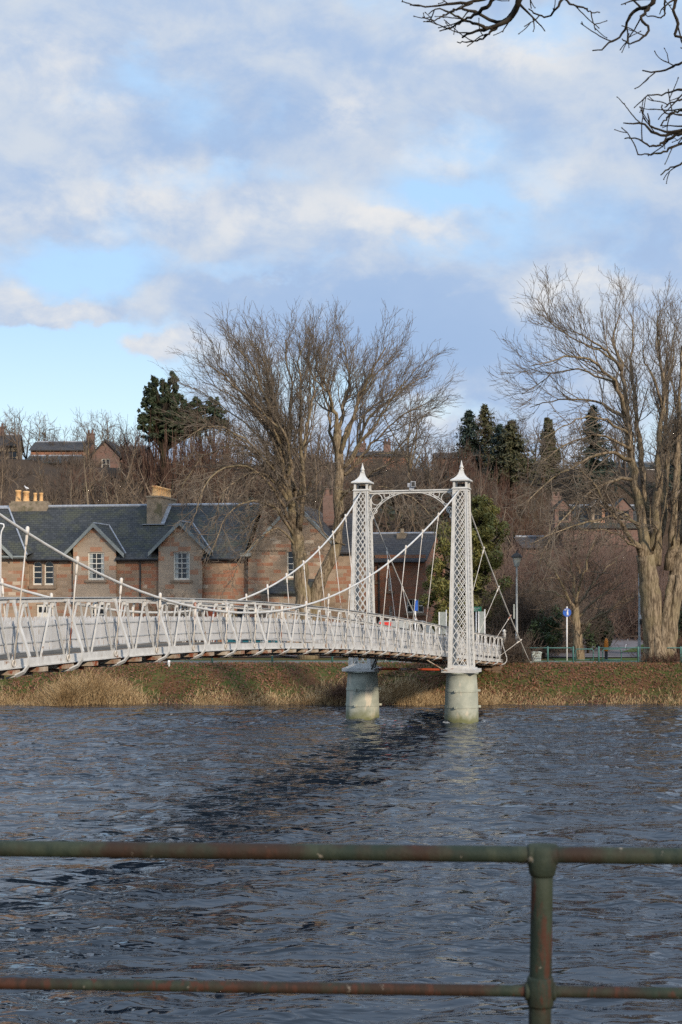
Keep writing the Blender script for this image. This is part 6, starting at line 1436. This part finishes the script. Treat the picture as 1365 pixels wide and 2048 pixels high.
def reed_h(x, y, r):
    p_ = x / y * F + CX
    return (.24 + 1.1 * np.exp(-((p_ - 185) / 80) ** 2) + .35 * np.exp(-((p_ - 650) / 60) ** 2) + .3 * np.exp(-((p_ - 830) / 60) ** 2) + .12 * patch(x, 2)) * r.uniform(.5, 1.2, len(x))
blades('dry_grass', 42000, (-26, 26), lambda x, r: 71.15 + np.abs(r.normal(0, .75, len(x))) + .2 * np.sin(x), reed_h, .013, 'straw', 71, .34, reed_d)
blades('bank_grass', 26000, (-26, 26), lambda x, r: r.uniform(71.6, 77.2, len(x)), lambda x, y, r: r.uniform(.07, .26, len(x)), .016, 'grass', 72, .5, lambda x, y: .4 + .6 * np.clip(patch(x * 1.3 + y * .5, 1), 0, 1))
r = np.random.default_rng(73); n_ = 38000; x = r.uniform(-26, 26, n_); y = r.uniform(71.2, 77.4, n_)
keep = r.random(n_) < np.clip(.35 + .6 * patch(x * .9 - y * .6, 4) + .5 * (np.exp(-((x - 10) / 3) ** 2)), .1, 1); x, y = x[keep], y[keep]
c = np.stack([x, y, ground_z(x, y) + r.uniform(.01, .10, len(x))], 1); nn = r.normal(0, .5, (len(x), 3)) + (0, -.5, 1); nn /= np.linalg.norm(nn, axis=1)[:, None]
g = Geo(); g.add(*leaf_quads(c, nn, np.full(len(x), .062), r, 1.2)); tag(g.build('fallen_leaves', M['litter'], None), kind='stuff')

# ---------------------------------------------------------------- overhanging tree in the foreground (its trunk stands right of the frame)
Yo = 10.5
def og(lst, r0, r1, n=14): return guide(lst, Yo, r0 * .72, r1 * .75, int(n * 1.5), .8, .004, -999)
mains = [
    (spline([(7.2, 8.6, 3.0), (7.0, 8.7, 6.0), (6.6, 9.0, 8.5), (6.2, 9.4, 10.5)], 14), np.linspace(.42, .22, 14)),
    (spline([(6.6, 9.0, 8.4), (5.6, 9.6, 9.9), (4.2, 10.2, 10.6), (2.6, 10.5, 10.4), (1.75, 10.5, 9.9)], 16), np.linspace(.16, .05, 16)),
    (spline([(6.8, 8.8, 7.0), (5.4, 9.6, 8.2), (4.2, 10.2, 8.55), (3.0, 10.5, 8.35), (2.5, 10.5, 8.2)], 14), np.linspace(.12, .03, 14)),
    (spline([(6.6, 9.0, 8.2), (5.2, 9.8, 9.6), (3.9, 10.3, 9.75), (2.7, 10.5, 9.45), (2.35, 10.5, 9.3)], 14), np.linspace(.11, .03, 14)),
    og([(1060, -60, 0), (1040, 5, 0), (1022, 35, .1), (985, 55, .1), (950, 62, .2), (925, 75, .2)], .042, .010),
    og([(1120, -120, .0), (1075, -70, 0), (1040, -10, .1), (1030, 20, .2), (1000, 45, .3), (960, 30, .3), (925, 18, .3)], .05, .012),
    og([(1040, -50, -.1), (990, -15, -.2), (945, 5, -.3), (900, 8, -.3), (860, 12, -.4), (822, 10, -.4)], .030, .006),
    og([(1000, -15, -.2), (965, 20, -.1), (930, 40, 0), (905, 55, .1), (880, 62, .1)], .024, .006),
    og([(1000, 50, .2), (975, 70, .2), (950, 82, .2), (915, 84, .2)], .016, .005),
    og([(985, 57, .1), (940, 45, 0), (910, 30, 0), (880, 18, 0), (858, 28, 0)], .018, .005),
    og([(945, 5, -.3), (905, 22, -.3), (875, 38, -.4), (855, 42, -.4)], .014, .005),
    og([(1150, -40, 0), (1128, -5, 0), (1112, 18, 0), (1100, 32, .1), (1080, 33, .1), (1058, 18, .1)], .020, .006),
    og([(1128, -5, 0), (1145, 10, 0), (1165, 14, 0), (1180, 22, .1), (1200, 25, .1)], .012, .005),
    og([(1345, -70, 0), (1320, -20, 0), (1300, 12, 0), (1272, 18, .1), (1258, 38, .1), (1248, 62, .2), (1240, 76, .2), (1218, 85, .2), (1205, 98, .2), (1186, 101, .2)], .032, .006, 20),
    og([(1298, 15, 0), (1282, 38, -.1), (1298, 52, -.1), (1288, 72, -.1), (1262, 87, -.1), (1245, 78, 0)], .018, .006),
    og([(1325, -30, 0), (1330, 10, 0), (1327, 32, 0), (1305, 34, 0), (1292, 30, 0)], .014, .005),
    og([(1365, -40, .1), (1352, 0, .1), (1347, 25, .1), (1356, 48, .1), (1350, 70, .1), (1365, 75, .1), (1400, 68, .2)], .020, .010),
    og([(1460, 110, 0), (1400, 118, 0), (1362, 127, 0), (1335, 138, .1), (1310, 145, .1), (1286, 141, .1)], .022, .006),
    og([(1480, 150, 0), (1410, 175, 0), (1362, 180, 0), (1330, 186, .1), (1312, 191, .1), (1296, 190, .1)], .024, .006),
    og([(1490, 200, .1), (1420, 240, .1), (1370, 262, .1), (1330, 270, .1), (1305, 262, .1), (1288, 250, .1), (1268, 246, .1), (1248, 246, .1)], .036, .006, 18),
    og([(1480, 220, 0), (1410, 245, 0), (1365, 258, -.1), (1325, 262, -.1), (1302, 250, -.1), (1296, 228, -.1)], .030, .006),
    og([(1370, 262, .1), (1335, 280, .1), (1318, 290, .1), (1298, 292, .1), (1275, 278, .1), (1250, 277, .1)], .018, .006),
    og([(1400, 275, 0), (1355, 290, 0), (1332, 303, 0), (1310, 308, 0), (1276, 309, 0)], .018, .006),
    og([(1420, 200, .2), (1375, 215, .2), (1350, 225, .2), (1335, 235, .2), (1322, 252, .2)], .020, .007),
    og([(1440, 180, .2), (1385, 195, .2), (1358, 200, .2), (1340, 206, .2), (1330, 215, .2)], .018, .006),
    og([(1430, 250, -.2), (1380, 235, -.2), (1350, 228, -.2), (1330, 225, -.2), (1325, 210, -.2)], .016, .006),
    og([(1440, 300, 0), (1385, 318, 0), (1360, 330, 0), (1338, 337, 0), (1322, 350, 0)], .016, .006),
]
spec_o = [(4.6, .15, .5, 1.15, .10, .36, .02, .11, 8, .6, .0046), (5.0, .25, .5, 1.0, .05, .18, .02, .10, 5, .8, .0036)]
rr_ = np.random.default_rng(81); o = thing('overhanging_tree', (7.2, 8.6, 2.4), 'dark knobbly bare branches hanging into the top right corner', 'tree')
gt, gc = Geo(), Geo(); st = []
for k, (q, rad) in enumerate(mains):
    if k < 4: gt.tube(q, rad, 10); continue
    gc.tube(q, np.asarray(rad) * rr_.uniform(.88, 1.15, len(q)), 6); gc.tube([q[-1], q[-1] + (q[-1] - q[-2]) * .12], [.005, .003], 5); sprout(st, q, np.asarray(rad), 0, spec_o, rr_)
for lvl, q, rad in st: gc.tube(q, rad, 4, False); gc.tube([q[-1] - (q[-1] - q[-2]) * .2, q[-1], q[-1] + (q[-1] - q[-2]) * .3], [.003, .0052, .0015], 5, False)
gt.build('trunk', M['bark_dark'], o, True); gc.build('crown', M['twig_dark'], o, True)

# a gull on the second chimney pot
q = P(54, 977, 100.6)
g = Geo(); g.tube([q + np.array(a) for a in ((.16, 0, -.02), (.10, 0, .0), (.0, 0, .03), (-.08, 0, .07), (-.11, 0, .13), (-.14, 0, .16), (-.20, 0, .15))], [.01, .04, .07, .055, .035, .04, .008], 8)
g.tube([q + np.array((0, .02, -.02)), q + np.array((0, .02, -.10))], .008, 4); g.tube([q + np.array((0, -.02, -.02)), q + np.array((0, -.02, -.10))], .008, 4)
tag(g.build('gull', M['gull'], None, True), 'small pale gull standing on the second chimney pot', 'bird')
